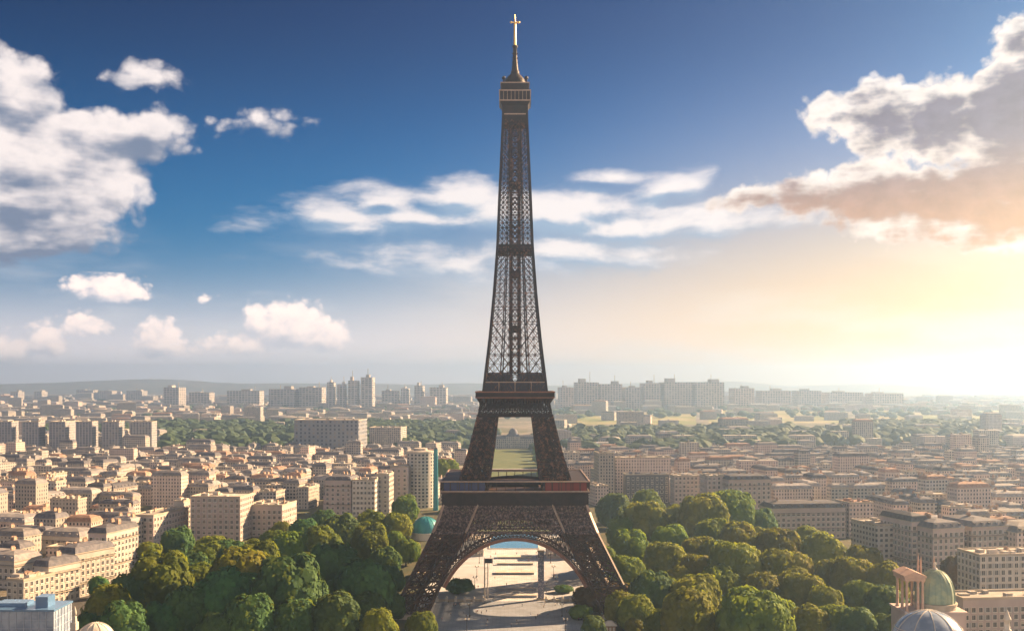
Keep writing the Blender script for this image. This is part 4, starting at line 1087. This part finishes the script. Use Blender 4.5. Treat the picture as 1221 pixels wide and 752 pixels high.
for _ in range(2600):
    d = 1900 + 6500 * rg.random() ** 1.4; x = rg.uniform(-.52, .52) * d; s = 1 + d / 6000
    px = CX + x * F / d
    if px < CX and (2200 if px < 190 else 1800) < d < 3000 and rg.random() < .94: continue
    if px > CX and 1800 < d < 4500 and rg.random() < .86: continue
    if abs(x) < 75: continue
    far.append((x, d - D, rg.uniform(18, 50) * s, rg.uniform(14, 24) * s, rg.uniform(12, 26) * (1 + (rg.random() < .06)), R(rg.uniform(-20, 20)), rg.choice('cwwp'), rg.choice(ROOFS), 'flat' if rg.random() < .5 else 'mansard'))
mass('rooftops', 'faint far suburbs spread over the plain below the horizon', [f if f[8] == 'mansard' else f[:7] + (FLAT, 'flat') for f in far])
# ------------------------------------------------------------------ paving, lawns, water
def paving(name, c1, c2, bw, bh, joint=.03):
    m, N, b = mat(name, c1, .75, 0, .3)
    co, _ = objco(N)
    br = N.n.new('ShaderNodeTexBrick'); N.put(br.inputs['Vector'], co)
    br.inputs['Scale'].default_value = 1.0; br.inputs['Brick Width'].default_value = bw; br.inputs['Row Height'].default_value = bh; br.inputs['Mortar Size'].default_value = joint
    br.inputs['Color1'].default_value = (*c1, 1); br.inputs['Color2'].default_value = (*c2, 1); br.inputs['Mortar'].default_value = tuple(x * .55 for x in c1) + (1,)
    n = N.step(N.noise(co, .09, 6, .65), .38, .66)
    c = N.mix(N.m('MULTIPLY', n, .45), br.outputs['Color'], tuple(x * .55 for x in c2))
    N.put(b.inputs['Base Color'], c); return m
PAVE = paving('shade_blue_paving', (.27, .30, .36), (.23, .26, .31), 4.0, 2.0, .10)  # the court's blue-grey shade put into the paving colour
PALE = paving('pale_paving', (.56, .58, .62), (.50, .52, .56), 3.0, 3.0, .08)
SAND = noisy('sandy_ground', (.42, .44, .48), (.35, .37, .41), .06, .95)
GRASS = noisy('lawn_grass', (.055, .085, .02), (.10, .12, .035), .05, .95)
PARK = noisy('park_soil', (.035, .045, .018), (.085, .075, .04), .05, .95)
ASPH = noisy('asphalt', (.05, .05, .052), (.075, .072, .07), .3, .9)
def sheet_(name, pts, m, z):
    mb = MB(); mb.add([(p[0], p[1], z) for p in pts], [tuple(range(len(pts)))]); return tag(mb.build(name, m), kind='structure')
def rect(x0, y0, x1, y1): return [(x0, y0), (x1, y0), (x1, y1), (x0, y1)]
sheet_('park_ground', [at(70, 780), at(1090, 780), at(1075, 652), at(880, 612), at(690, 604), at(500, 610), at(380, 622), at(150, 655)], PARK, .02)
sheet_('street', [at(40, 790), at(118, 790), at(150, 655), at(128, 652), at(88, 715)], ASPH, .03)
sheet_('esplanade_ground', rect(-52, -62, 56, 250), SAND, .04)
sheet_('court_pavement', rect(-42, -140, 41, -18), PAVE, .06)
sheet_('path', rect(-15, -18, 18, 186), PALE, .08)
sheet_('path', rect(-50, 28, -15, 36), PALE, .07); sheet_('path', rect(18, 28, 54, 36), PALE, .07); sheet_('path', rect(-50, 96, -15, 104), PALE, .07)
sheet_('lawn', rect(-34, 262, 36, 1350), GRASS, .03)
sheet_('path', rect(-39, 262, -35, 1350), SAND, .05); sheet_('path', rect(37, 262, 41, 1350), SAND, .05)
for y in (420, 640, 900): sheet_('path', rect(-34, y, 36, y + 14), SAND, .05)
# winding paths in the grove on the sunset side
for pts, w in (([(840, 716), (875, 698), (900, 682), (890, 668)], 7), ([(1000, 728), (960, 722), (905, 716), (860, 712)], 6), ([(150, 735), (205, 737), (250, 728)], 7)):
    P = [at(*p) for p in pts]
    for a, b_ in zip(P[:-1], P[1:]):
        n = (b_ - a).normalized(); q = Vector((-n.y, n.x, 0)) * w / 2
        sheet_('path', [a - q, b_ - q, b_ + q, a + q], SAND, .055)
wm_, N, b = mat('pool_water', (.03, .17, .36), .22, 0, .5)
co, _ = objco(N); bp = N.n.new('ShaderNodeBump'); bp.inputs['Strength'].default_value = .25; N.put(bp.inputs['Height'], N.noise(co, 1.5, 3, .6)); N.put(b.inputs['Normal'], bp.outputs[0])
def basin(name, label, x0, y0, x1, y1, h, group=None):
    o = empty(name, ((x0 + x1) / 2, (y0 + y1) / 2, 0)); tag(o, label, 'basin', group); a, c = (x1 - x0) / 2, (y1 - y0) / 2
    mb = MB(); mb.box(-a, -c, 0, a, -c + .7, h); mb.box(-a, c - .7, 0, a, c, h); mb.box(-a, -c + .7, 0, -a + .7, c - .7, h); mb.box(a - .7, -c + .7, 0, a, c - .7, h); mb.build('rim', STONE_W, o)
    mb = MB(); mb.box(-a + .7, -c + .7, .1, a - .7, c - .7, h - .12); mb.build('water', wm_, o)
basin('reflecting_pool', 'wide bright blue pool framed by the top of the arch', -17, 172, 20, 258, .7)
for y0, y1, l in ((128, 136, 'low blue-grey wall standing in for a shade band, first from the blue pool'), (102, 105, 'second low wall standing in for a shade band, counted from the pool'), (66, 74, 'third low wall standing in for a shade band, counted from the pool'), (14, 16, 'fourth low wall standing in for a shade band, thinnest across the walk'), (-8, -4, 'low shade-band wall where the sunlit walk meets the shaded court')):
    o = empty('shade_band_wall', (2, (y0 + y1) / 2, .08)); tag(o, l, 'wall', 'low walls across the walk'); c = (y1 - y0) / 2  # walls built and coloured blue-grey for dark shade bands on the walk
    mb = MB(); mb.box(-12, -c, 0, 12, c, 1.1); mb.build('wall', noisy('shade_band_blue', (.26, .28, .33), (.33, .35, .39), .4, .7) if 'shade_band_blue' not in bpy.data.materials else bpy.data.materials['shade_band_blue'], o)
    mb = MB(); mb.box(-12.3, -c - .25, 1.1, 12.3, c + .25, 1.4); mb.build('coping', STONE_W, o)
# long parapet between court and esplanade, with gaps and posts
for x0, x1, l in ((-42, -15.5, 'stone parapet with posts along the court, shaded side of the walk'), (18.5, 42, 'stone parapet with posts along the court, sunset side of the walk')):
    o = empty('parapet', ((x0 + x1) / 2, -19, .06)); tag(o, l, 'wall'); a = (x1 - x0) / 2
    mb = MB(); mb.box(-a, -.5, 0, a, .5, 1.3); mb.build('wall', STONE, o)
    for k in range(6): x = -a + .6 + (2 * a - 1.2) * k / 5; mb = MB(); mb.box(x - .7, -.8, 0, x + .7, .8, 1.9); mb.lathe([(.1, 1.9), (.55, 2.1), (.6, 2.5), (.3, 2.9), (.05, 3.0)], 8, (x, 0)); mb.build('post', STONE_W, o)
# speckled pylon and slim mast on the esplanade
o = empty('pylon', (16.2, -14, 0)); tag(o, 'tall slate-blue speckled pylon standing on the court beside the walk', 'pylon')
sm, N, b = mat('speckled_cladding', (.12, .13, .2), .5); co, _ = objco(N)
N.put(b.inputs['Base Color'], N.mix(N.m('GREATER_THAN', N.noise(co, 1.1, 3, .7), .56), (.14, .15, .22), (.42, .40, .44)))
mb = MB(); mb.box(-1.7, -1.2, 1.0, 1.7, 1.2, 27); mb.build('shaft', sm, o)
mb = MB(); mb.box(-2.4, -1.9, 0, 2.4, 1.9, 1.0); mb.build('plinth', STONE, o)
mb = MB(); mb.box(-2.0, -1.5, 27, 2.0, 1.5, 27.6); mb.build('cap', STONE, o)
o = empty('signal_mast', (-14.5, -12, 0)); tag(o, 'slim white double mast with a dark box on top, on the esplanade', 'mast')
mb = MB(); mb.lathe([(.45, 0), (.3, 20)], 8, (-.9, 0)); mb.lathe([(.3, 0), (.22, 20)], 8, (.9, 0)); 
for z in range(2, 20, 3): mb.bar((-.9, 0, z), (.9, 0, z + 1), .14)
mb.build('pole', STONE_W, o)
mb = MB(); mb.box(-.6, -1.3, 20.4, 3.2, 1.3, 22.6); mb.build('box', IRON_DARK, o)
mb = MB(); mb.box(3.2, -1.4, 20.2, 3.7, 1.4, 22.8); mb.build('bracket', STONE_W, o)
mb = MB(); mb.box(-1.2, -1.4, 20.0, -.6, 1.4, 22.8); mb.build('bracket', STONE_W, o)
# pale halls either side of the walk behind the tower
place_block(-32, 150, 24, 22, 11, 0, 'flat', WALL_W, FLAT, 'low pale hall with small dark windows under the arch, shaded side', None, random.Random(3), 'pavilion_hall', W_('fr', 4.4, 5), False, PLAIN_W)
place_block(37, 140, 26, 20, 10, 0, 'flat', WALL_P, ZINC, 'low grey-roofed hall under the arch, sunset side', None, random.Random(4), 'pavilion_hall', W_('fl', 4.4, 5), False, PLAIN_P)
# lamp posts
def lamp(x, y, label, first=[]):
    if not first:
        mb = MB(); mb.lathe([(.35, 0), (.35, .5), (.16, .9), (.11, 6.2), (.16, 6.4)], 10); mb.bar((-.9, 0, 6.1), (.9, 0, 6.1), .12); first.append(mb.mesh('post', IRON_DARK))
        mb = MB(); mb.lathe([(.1, 0), (.28, .2), (.36, .8), (.42, .85), (.1, 1.2)], 8); first.append(mb.mesh('lantern', STONE_W))
    o = empty('street_lamp', (x, y, .06)); tag(o, label, 'street lamp', 'street lamps of the esplanade'); link('post', first[0], o)
    for s in (-.9, .9): link('lantern', first[1], o, (s, 0, 6.1))
for sx, sn in ((-1, 'shaded'), (1, 'sunset')):
    for y, yn in ((-95, 'first of its row'), (-58, 'before the parapet'), (20, 'just past the pylon'), (58, 'halfway to the pool'), (110, 'close to the low hall')):
        lamp(sx * 24 + 2, y, 'two-armed street lamp on the %s side of the walk, %s' % (sn, yn))
# kiosk
def kiosk(px, py, w, label):
    a = at(px, py); s = (a.y + D) / F; r = w * s / 2
    o = empty('kiosk', (a.x, a.y + r, 0)); tag(o, label, 'kiosk')
    mb = MB(); mb.box(-r * .8, -r * .8, 0, r * .8, r * .8, 3.6); mb.build('wall', DARKTAN, o)
    for t in (-.5, 0, .5): mb = MB(); mb.box(r * t - .3 * r / 2, -r * .8 - .08, 1.0, r * t + .3 * r / 2, -r * .8, 2.9); mb.build('shutter', STONE_W, o)
    mb = MB(); mb.box(-r, -r, 3.6, r, r, 4.1); mb.box(-r * .9, -r * .9, 4.1, r * .9, r * .9, 5.6, taper=.35); mb.build('roof', STONE_W, o)
DARKTAN = noisy('tan_boards', (.24, .14, .08), (.32, .20, .12), .8, .8)
kiosk(757, 750, 28, 'small kiosk with a pale hipped roof below the bronze tree')
kiosk(728, 755, 16, 'tiny kiosk with pale shutters beside the larger kiosk')

PINK = noisy('pink_lit_stone', (.56, .38, .29), (.46, .31, .24), .5, .7)  # pink light on the portico put into the stone colour
# domed pavilion at the corner towards the sun
def pav():
    d = 480; x = (1112 - CX) * d / F; y = d - D
    o = empty('domed_pavilion', (x, y, 0)); tag(o, 'stone pavilion with tall green dome, portico and thin spires', 'building')
    mb = MB(); mb.box(-15, -9, 0, 11, 9, 22.5); mb.box(-15.6, -9.6, 22.5, 11.6, 9.6, 23.4); mb.build('wall', PLAIN_P, o)
    mb = MB(); mb.lathe([(8.8, 23.4), (8.8, 25.2), (9.3, 25.3), (9.3, 26.0), (8.4, 26.1)], 32, (1, 0), smooth=False); mb.build('drum', STONE, o)
    mb = MB(); pr = [(8.2 * (1 - t ** 2.6) ** .5 if t < 1 else .05, 26.0 + 14.2 * t) for t in np.linspace(0, .999, 18)]; mb.lathe(pr, 36, (1, 0))
    for k in range(20):
        a = 2 * pi * k / 20; mb.poly([(1 + (r + .05) * cos(a), (r + .05) * sin(a), z) for r, z in pr], .35, .25)
    dm = mb.build('dome', COPPER, o)
    mb = MB(); mb.lathe([(1.0, 39.6), (1.0, 40.6), (.5, 40.8), (.5, 42), (.8, 42.4), (.1, 43.4)], 12, (1, 0)); mb.build('finial', STONE_W, dm)
    for (cx_, cy_) in ((-14, -7.6), (-9.2, -7.6), (-14, -2), (-14, 4), (-7.6, 4), (-7.2, -7.6)):
        cl = MB(); cl.lathe([(.85, 23.4), (.85, 24), (.62, 24.2), (.52, 35.6), (.8, 36), (.8, 36.5)], 12, (cx_, cy_)); cl.build('column', PINK, o)
    mb = MB(); mb.box(-15.2, -8.8, 36.5, -6.4, 5.6, 38.0); mb.box(-15.6, -9.2, 38.0, -6.0, 6.0, 38.7); mb.add([(-15.6, -9.2, 38.7), (-6.0, -9.2, 38.7), (-6.0, 6, 38.7), (-15.6, 6, 38.7), (-10.8, -9.2, 40.6), (-10.8, 6, 40.6)], [(0, 1, 4), (1, 2, 5, 4), (2, 3, 5), (3, 0, 4, 5)])
    mb.build('entablature', bpy.data.materials['pink_lit_stone'], o)
    for (sx_, h) in ((-5.2, 47), (-4.0, 45.5), (1.8, 46)):
        mb = MB(); mb.lathe([(.5, 36 if sx_ < 0 else 40.5), (.34, h - 3), (.05, h)], 8, (sx_, 3)); mb.build('spire', bpy.data.materials['pink_lit_stone'], o)
    # glazed hall in front
    d = 446; x = (1107 - CX) * d / F; y = d - D
    o = empty('glass_dome', (x, y, 0)); tag(o, 'blue glass dome with pale ribs in front of the green-domed pavilion', 'building')
    r = 14.6
    mb = MB(); mb.lathe([(r + .6, 0), (r + .6, 15.2), (r + 1.1, 15.3), (r + 1.1, 16.2), (r, 16.3)], 40, smooth=False); mb.build('wall', PLAIN_P, o)
    pr = [(r * cos(t), 16.2 + 13.2 * sin(t)) for t in np.linspace(0, 1.56, 14)]
    mb = MB(); mb.lathe(pr, 40); mb.build('glazing', bpy.data.materials['pale_blue_glass'], o)
    mb = MB()
    for k in range(10):
        a = 2 * pi * k / 10 + .16; mb.poly([((q + .06) * cos(a), (q + .06) * sin(a), z) for q, z in pr], .3, .3)
    for q, z in pr[4:5]:
        mb.poly([((q + .1) * cos(2 * pi * k / 40), (q + .1) * sin(2 * pi * k / 40), z) for k in range(41)], .25, .25)
    mb.build('rib', STONE_W, o)
    # stone lantern beside it
    a = (1201 - CX) * 452 / F
    o = empty('stone_lantern', (a, 452 - D, 0)); tag(o, 'pale stone pinnacle with a pointed cap at the picture corner', 'pinnacle')
    mb = MB(); mb.box(-2.4, -2.4, 0, 2.4, 2.4, 19); mb.build('base', PLAIN_P, o)
    mb = MB(); mb.lathe([(1.7, 19), (1.7, 20), (1.1, 20.4), (1.1, 24), (1.7, 24.2), (1.5, 24.8), (.7, 26.6), (.1, 28.4)], 10); mb.build('cap', STONE_W, o)
# glass hall and white shell at the other corner
def glass_hall():
    d = 438; x0 = (-70 - CX) * d / F; x1 = (64 - CX) * d / F; y = d - D; w = x1 - x0
    o = empty('glass_hall', ((x0 + x1) / 2, y + 9, 0)); tag(o, 'blue glass hall with a flat glazed roof at the picture corner', 'building')
    gm_, N, b = mat('pale_blue_glass', (.20, .32, .52), .25, 0, .6); co, _ = objco(N)
    N.put(b.inputs['Base Color'], N.mix(N.step(N.noise(co, .12, 3, .6), .4, .6), (.16, .22, .33), (.30, .37, .48)))
    mb = MB(); mb.box(-w / 2, -9, 0, w / 2, 9, 30.5); mb.build('wall', gm_, o)
    mb = MB(); mb.box(-w / 2 - .4, -9.4, 30.5, w / 2 + .4, 9.4, 31.2); mb.box(w / 2 - 9, -5, 31.2, w / 2 - 4, 2, 35.5); mb.box(w / 2 - 26, -3, 31.2, w / 2 - 14, 5, 32.6); mb.build('roof', GLASS_BLUE, o)
    mb = MB()
    for k in range(16):
        x = -w / 2 + w * k / 15; mb.box(x - .15, -9.25, 0, x + .15, -9, 30.5)
    for k in range(6):
        y_ = -9 + 18 * (k + .5) / 6; mb.box(w / 2, y_ - .15, 0, w / 2 + .22, y_ + .15, 30.5)
    for z in (20, 23.5, 27): mb.box(-w / 2, -9.18, z, w / 2, -9, z + .25); mb.box(w / 2, -9, z, w / 2 + .16, 9, z + .25)
    mb.build('mullion', mat('steel_blue', (.30, .36, .46), .4)[0], o)
    d = 436; x = (114 - CX) * d / F; y = d - D
    o = empty('shell_dome', (x, y, 0)); tag(o, 'white shell dome with a dark oval window and warm stone fin', 'building')
    mb = MB(); mb.lathe([(8.4, 0), (8.4, 16), (8.8, 16.2), (8.8, 17), (8.3, 17.1)], 32, smooth=False); mb.build('wall', PLAIN_W, o)
    mb = MB(); mb.lathe([(8.3 * cos(t), 17 + 9.6 * sin(t)) for t in np.linspace(0, 1.56, 16)], 36); dm = mb.build('dome', STONE_W, o)
    mb = MB()
    for k in range(12):
        a = 2 * pi * k / 12 + .2; mb.poly([(8.34 * cos(t) * cos(a), 8.34 * cos(t) * sin(a), 17 + 9.66 * sin(t)) for t in np.linspace(0, 1.4, 9)], .28, .2)
    mb.build('rib', PLAIN_C, dm)
    mb = MB(); c = Vector((-1.2, -5.6, 23.4)); nrm = Vector((-.1, -.62, .78)).normalized(); u = Vector((1, 0, .1)).normalized(); v = nrm.cross(u).normalized(); u = v.cross(nrm)
    ring_ = [c + nrm * .35 + u * 2.0 * cos(2 * pi * k / 20) + v * 1.1 * sin(2 * pi * k / 20) for k in range(20)]; back = [p - nrm * 1.6 for p in ring_]
    mb.add(ring_ + back, [tuple(range(20))] + [(k, k + 20, (k + 1) % 20 + 20, (k + 1) % 20) for k in range(20)]); mb.build('window', GLASS_DARK, o)
    mb = MB(); mb.box(-8.9, -3.2, 0, -6.6, 0.2, 27, taper=.9); mb.box(-8.4, -2.4, 27, -7.0, -.6, 29.4, taper=.7); mb.lathe([(.3, 29.4), (.8, 30.2), (.7, 31.2), (.1, 33.4)], 10, (-7.7, -1.5)); mb.build('fin', PLAIN_C, o)
glass_hall(); pav()

# people on the court
def person_mesh(seed, stride, shirt, legs):
    rg = random.Random(seed)
    bm = bmesh.new(); sk = bm.verts.layers.skin.verify()
    def V_(p, r, q=None):
        v = bm.verts.new(p); v[sk].radius = (r, r); 
        if q is not None: bm.edges.new((q, v))
        return v
    pel = V_((0, 0, .95), .14); wst = V_((0, 0, 1.12), .125, pel); ch = V_((0, -.01, 1.36), .155, wst); nk = V_((0, 0, 1.5), .06, ch); hd = V_((0, -.02, 1.6), .085, nk); tp = V_((0, -.01, 1.70), .095, hd); V_((0, 0, 1.78), .06, tp)
    for s in (-1, 1):
        st = stride * s
        hp = V_((.09 * s, 0, .88), .105, pel); kn = V_((.10 * s, -.12 * st - .03, .50), .07, hp); an = V_((.10 * s, -.30 * st + (.1 if st < 0 else 0), .09), .045, kn); V_((.11 * s, -.30 * st - .15, .035), .04, an)
        sh = V_((.19 * s, 0, 1.40), .06, ch); el = V_((.25 * s, .10 * st, 1.14), .045, sh); wr = V_((.24 * s, .16 * st - .08, .90), .034, el); V_((.235 * s, .16 * st - .12, .80), .036, wr)
    me = bpy.data.meshes.new('person'); bm.to_mesh(me); bm.free()
    o = bpy.data.objects.new('person_source', me); col.objects.link(o)
    me.skin_vertices[0].data[0].use_root = True
    o.modifiers.new('skin', 'SKIN'); sb = o.modifiers.new('sub', 'SUBSURF'); sb.levels = 1; sb.render_levels = 1
    dg = bpy.context.evaluated_depsgraph_get(); m2 = bpy.data.meshes.new_from_object(o.evaluated_get(dg)); m2.name = 'person'
    bpy.data.objects.remove(o)
    for m_ in (SKIN, shirt, legs, HAIR): m2.materials.append(m_)
    for p in m2.polygons:
        c = p.center; p.use_smooth = True
        if c.z > 1.66 and (c.y > -.03 or c.z > 1.76): p.material_index = 3
        elif c.z > 1.48 or (abs(c.x) > .2 and c.z < .92 and c.z > .7): p.material_index = 0
        elif c.z > .95: p.material_index = 1
        else: p.material_index = 2
    return m2
SKIN = mat('skin', (.42, .26, .19), .6)[0]; HAIR = mat('hair', (.04, .025, .02), .6)[0]
CL = {k: mat('cloth_' + k, v, .85)[0] for k, v in dict(white=(.7, .68, .64), red=(.40, .05, .04), navy=(.03, .04, .10), black=(.025, .025, .03), tan=(.38, .28, .18), blue=(.10, .20, .42)).items()}
PM = {}
for i, (px, py, sh, lg, st, rz, l) in enumerate(((556, 736, 'black', 'black', 1, .4, 'person in black walking on the shaded court, closest to the shaded leg'), (574, 732, 'navy', 'black', .8, 2.6, 'person in navy walking, one of a pair on the court'), (580, 730, 'black', 'navy', .9, 2.7, 'person in dark clothes and navy trousers, other of the pair'), (633, 733, 'white', 'navy', .7, -1.0, 'person in white top walking across the court'),
        (639, 738, 'black', 'black', .2, .2, 'person in black standing near the walker in white'), (641, 735, 'red', 'black', .3, 3.0, 'person in red top standing beside the one in black'), (618, 744, 'tan', 'navy', .9, 1.4, 'person in tan jacket walking at the front of the court'), (600, 724, 'blue', 'tan', 1, -.5, 'person in blue top and tan trousers mid court'),
        (662, 722, 'white', 'black', .8, 1.1, 'person in white top near the sunset-side parapet'), (548, 722, 'red', 'navy', .6, 2.0, 'person in red top near the shaded-side parapet'), (604, 698, 'navy', 'tan', .8, .1, 'person in navy on the sunlit walk past the parapet'), (652, 700, 'black', 'tan', .7, .8, 'person in black by the sunlit pylon'), (590, 690, 'white', 'tan', .7, 3.0, 'person all in pale clothes on the sunlit walk'))):
    me = person_mesh(i, st, CL[sh], CL[lg]); p = at(px, py)
    tag(link('person', me, None, (p.x, p.y, .085), rz), l, 'person', 'people on the court')

# a loose crowd of walkers on the court and the long walk, copies of a few figures
rg = random.Random(77); protos = [person_mesh(40 + i, .5 + .1 * i, CL[a], CL[b_]) for i, (a, b_) in enumerate((('navy', 'black'), ('white', 'navy'), ('black', 'tan'), ('tan', 'black'), ('red', 'black')))]
SH = ('navy', 'white', 'black', 'tan', 'red'); LG = ('black', 'navy', 'tan', 'black', 'black')
crowd = []
for i in range(64):
    k = rg.randrange(5)
    if i < 26: x, y, where = rg.uniform(-36, 36), rg.uniform(-85, -22), 'shaded court before the parapet'
    elif i < 44: x, y, where = rg.uniform(-46, 48), rg.uniform(-12, 60), 'sunlit ground beneath the tower'
    else: x, y, where = rg.uniform(-20, 24), rg.uniform(60, 165), 'far walk near the blue pool'
    if abs(x - 2) < 13 and y > 0: x += 14
    crowd.append((k, where, x, y))

REF = {'shaded court before the parapet': (0, -19, 'parapet'), 'sunlit ground beneath the tower': (16, -14, 'pylon'), 'far walk near the blue pool': (2, 172, 'pool')}
seen = {}
for (k, where, x, y) in sorted(crowd, key=lambda c: (c[2] - REF[c[1]][0]) ** 2 * .2 + (c[3] - REF[c[1]][1]) ** 2):
    n = seen[(k, where)] = seen.get((k, where), -1) + 1
    tag(link('person', protos[k], None, (x, y, .085), rg.uniform(0, 6.28)), 'tiny walker, %s top, %s trousers, %s, %s from the %s' % (SH[k], LG[k], where, ORD[n], REF[where][2]), 'person', 'walkers around the tower')
# the long building that closes the lawn
def closing():
    o = empty('academy_building', (2, 1395, 0)); tag(o, 'long pale building with a central dome closing the lawn behind the tower', 'building')
    mb = MB(); mb.box(-70, -9, 0, 70, 9, 17); mb.box(-13, -12, 0, 13, -9.01, 22); mb.build('wall', WALL_W, o)
    mb = MB(); mansard(mb, 140, 18, 17.1, 7); mb.box(-12, -11, 22, 12, 8, 26, taper=.9); mb.build('roof', SLATE, o)
    mb = MB(); mb.lathe([(8.5 * cos(t), 26 + 11 * sin(t)) for t in np.linspace(0, 1.5, 10)], 20); mb.build('dome', SLATE, o)
closing()
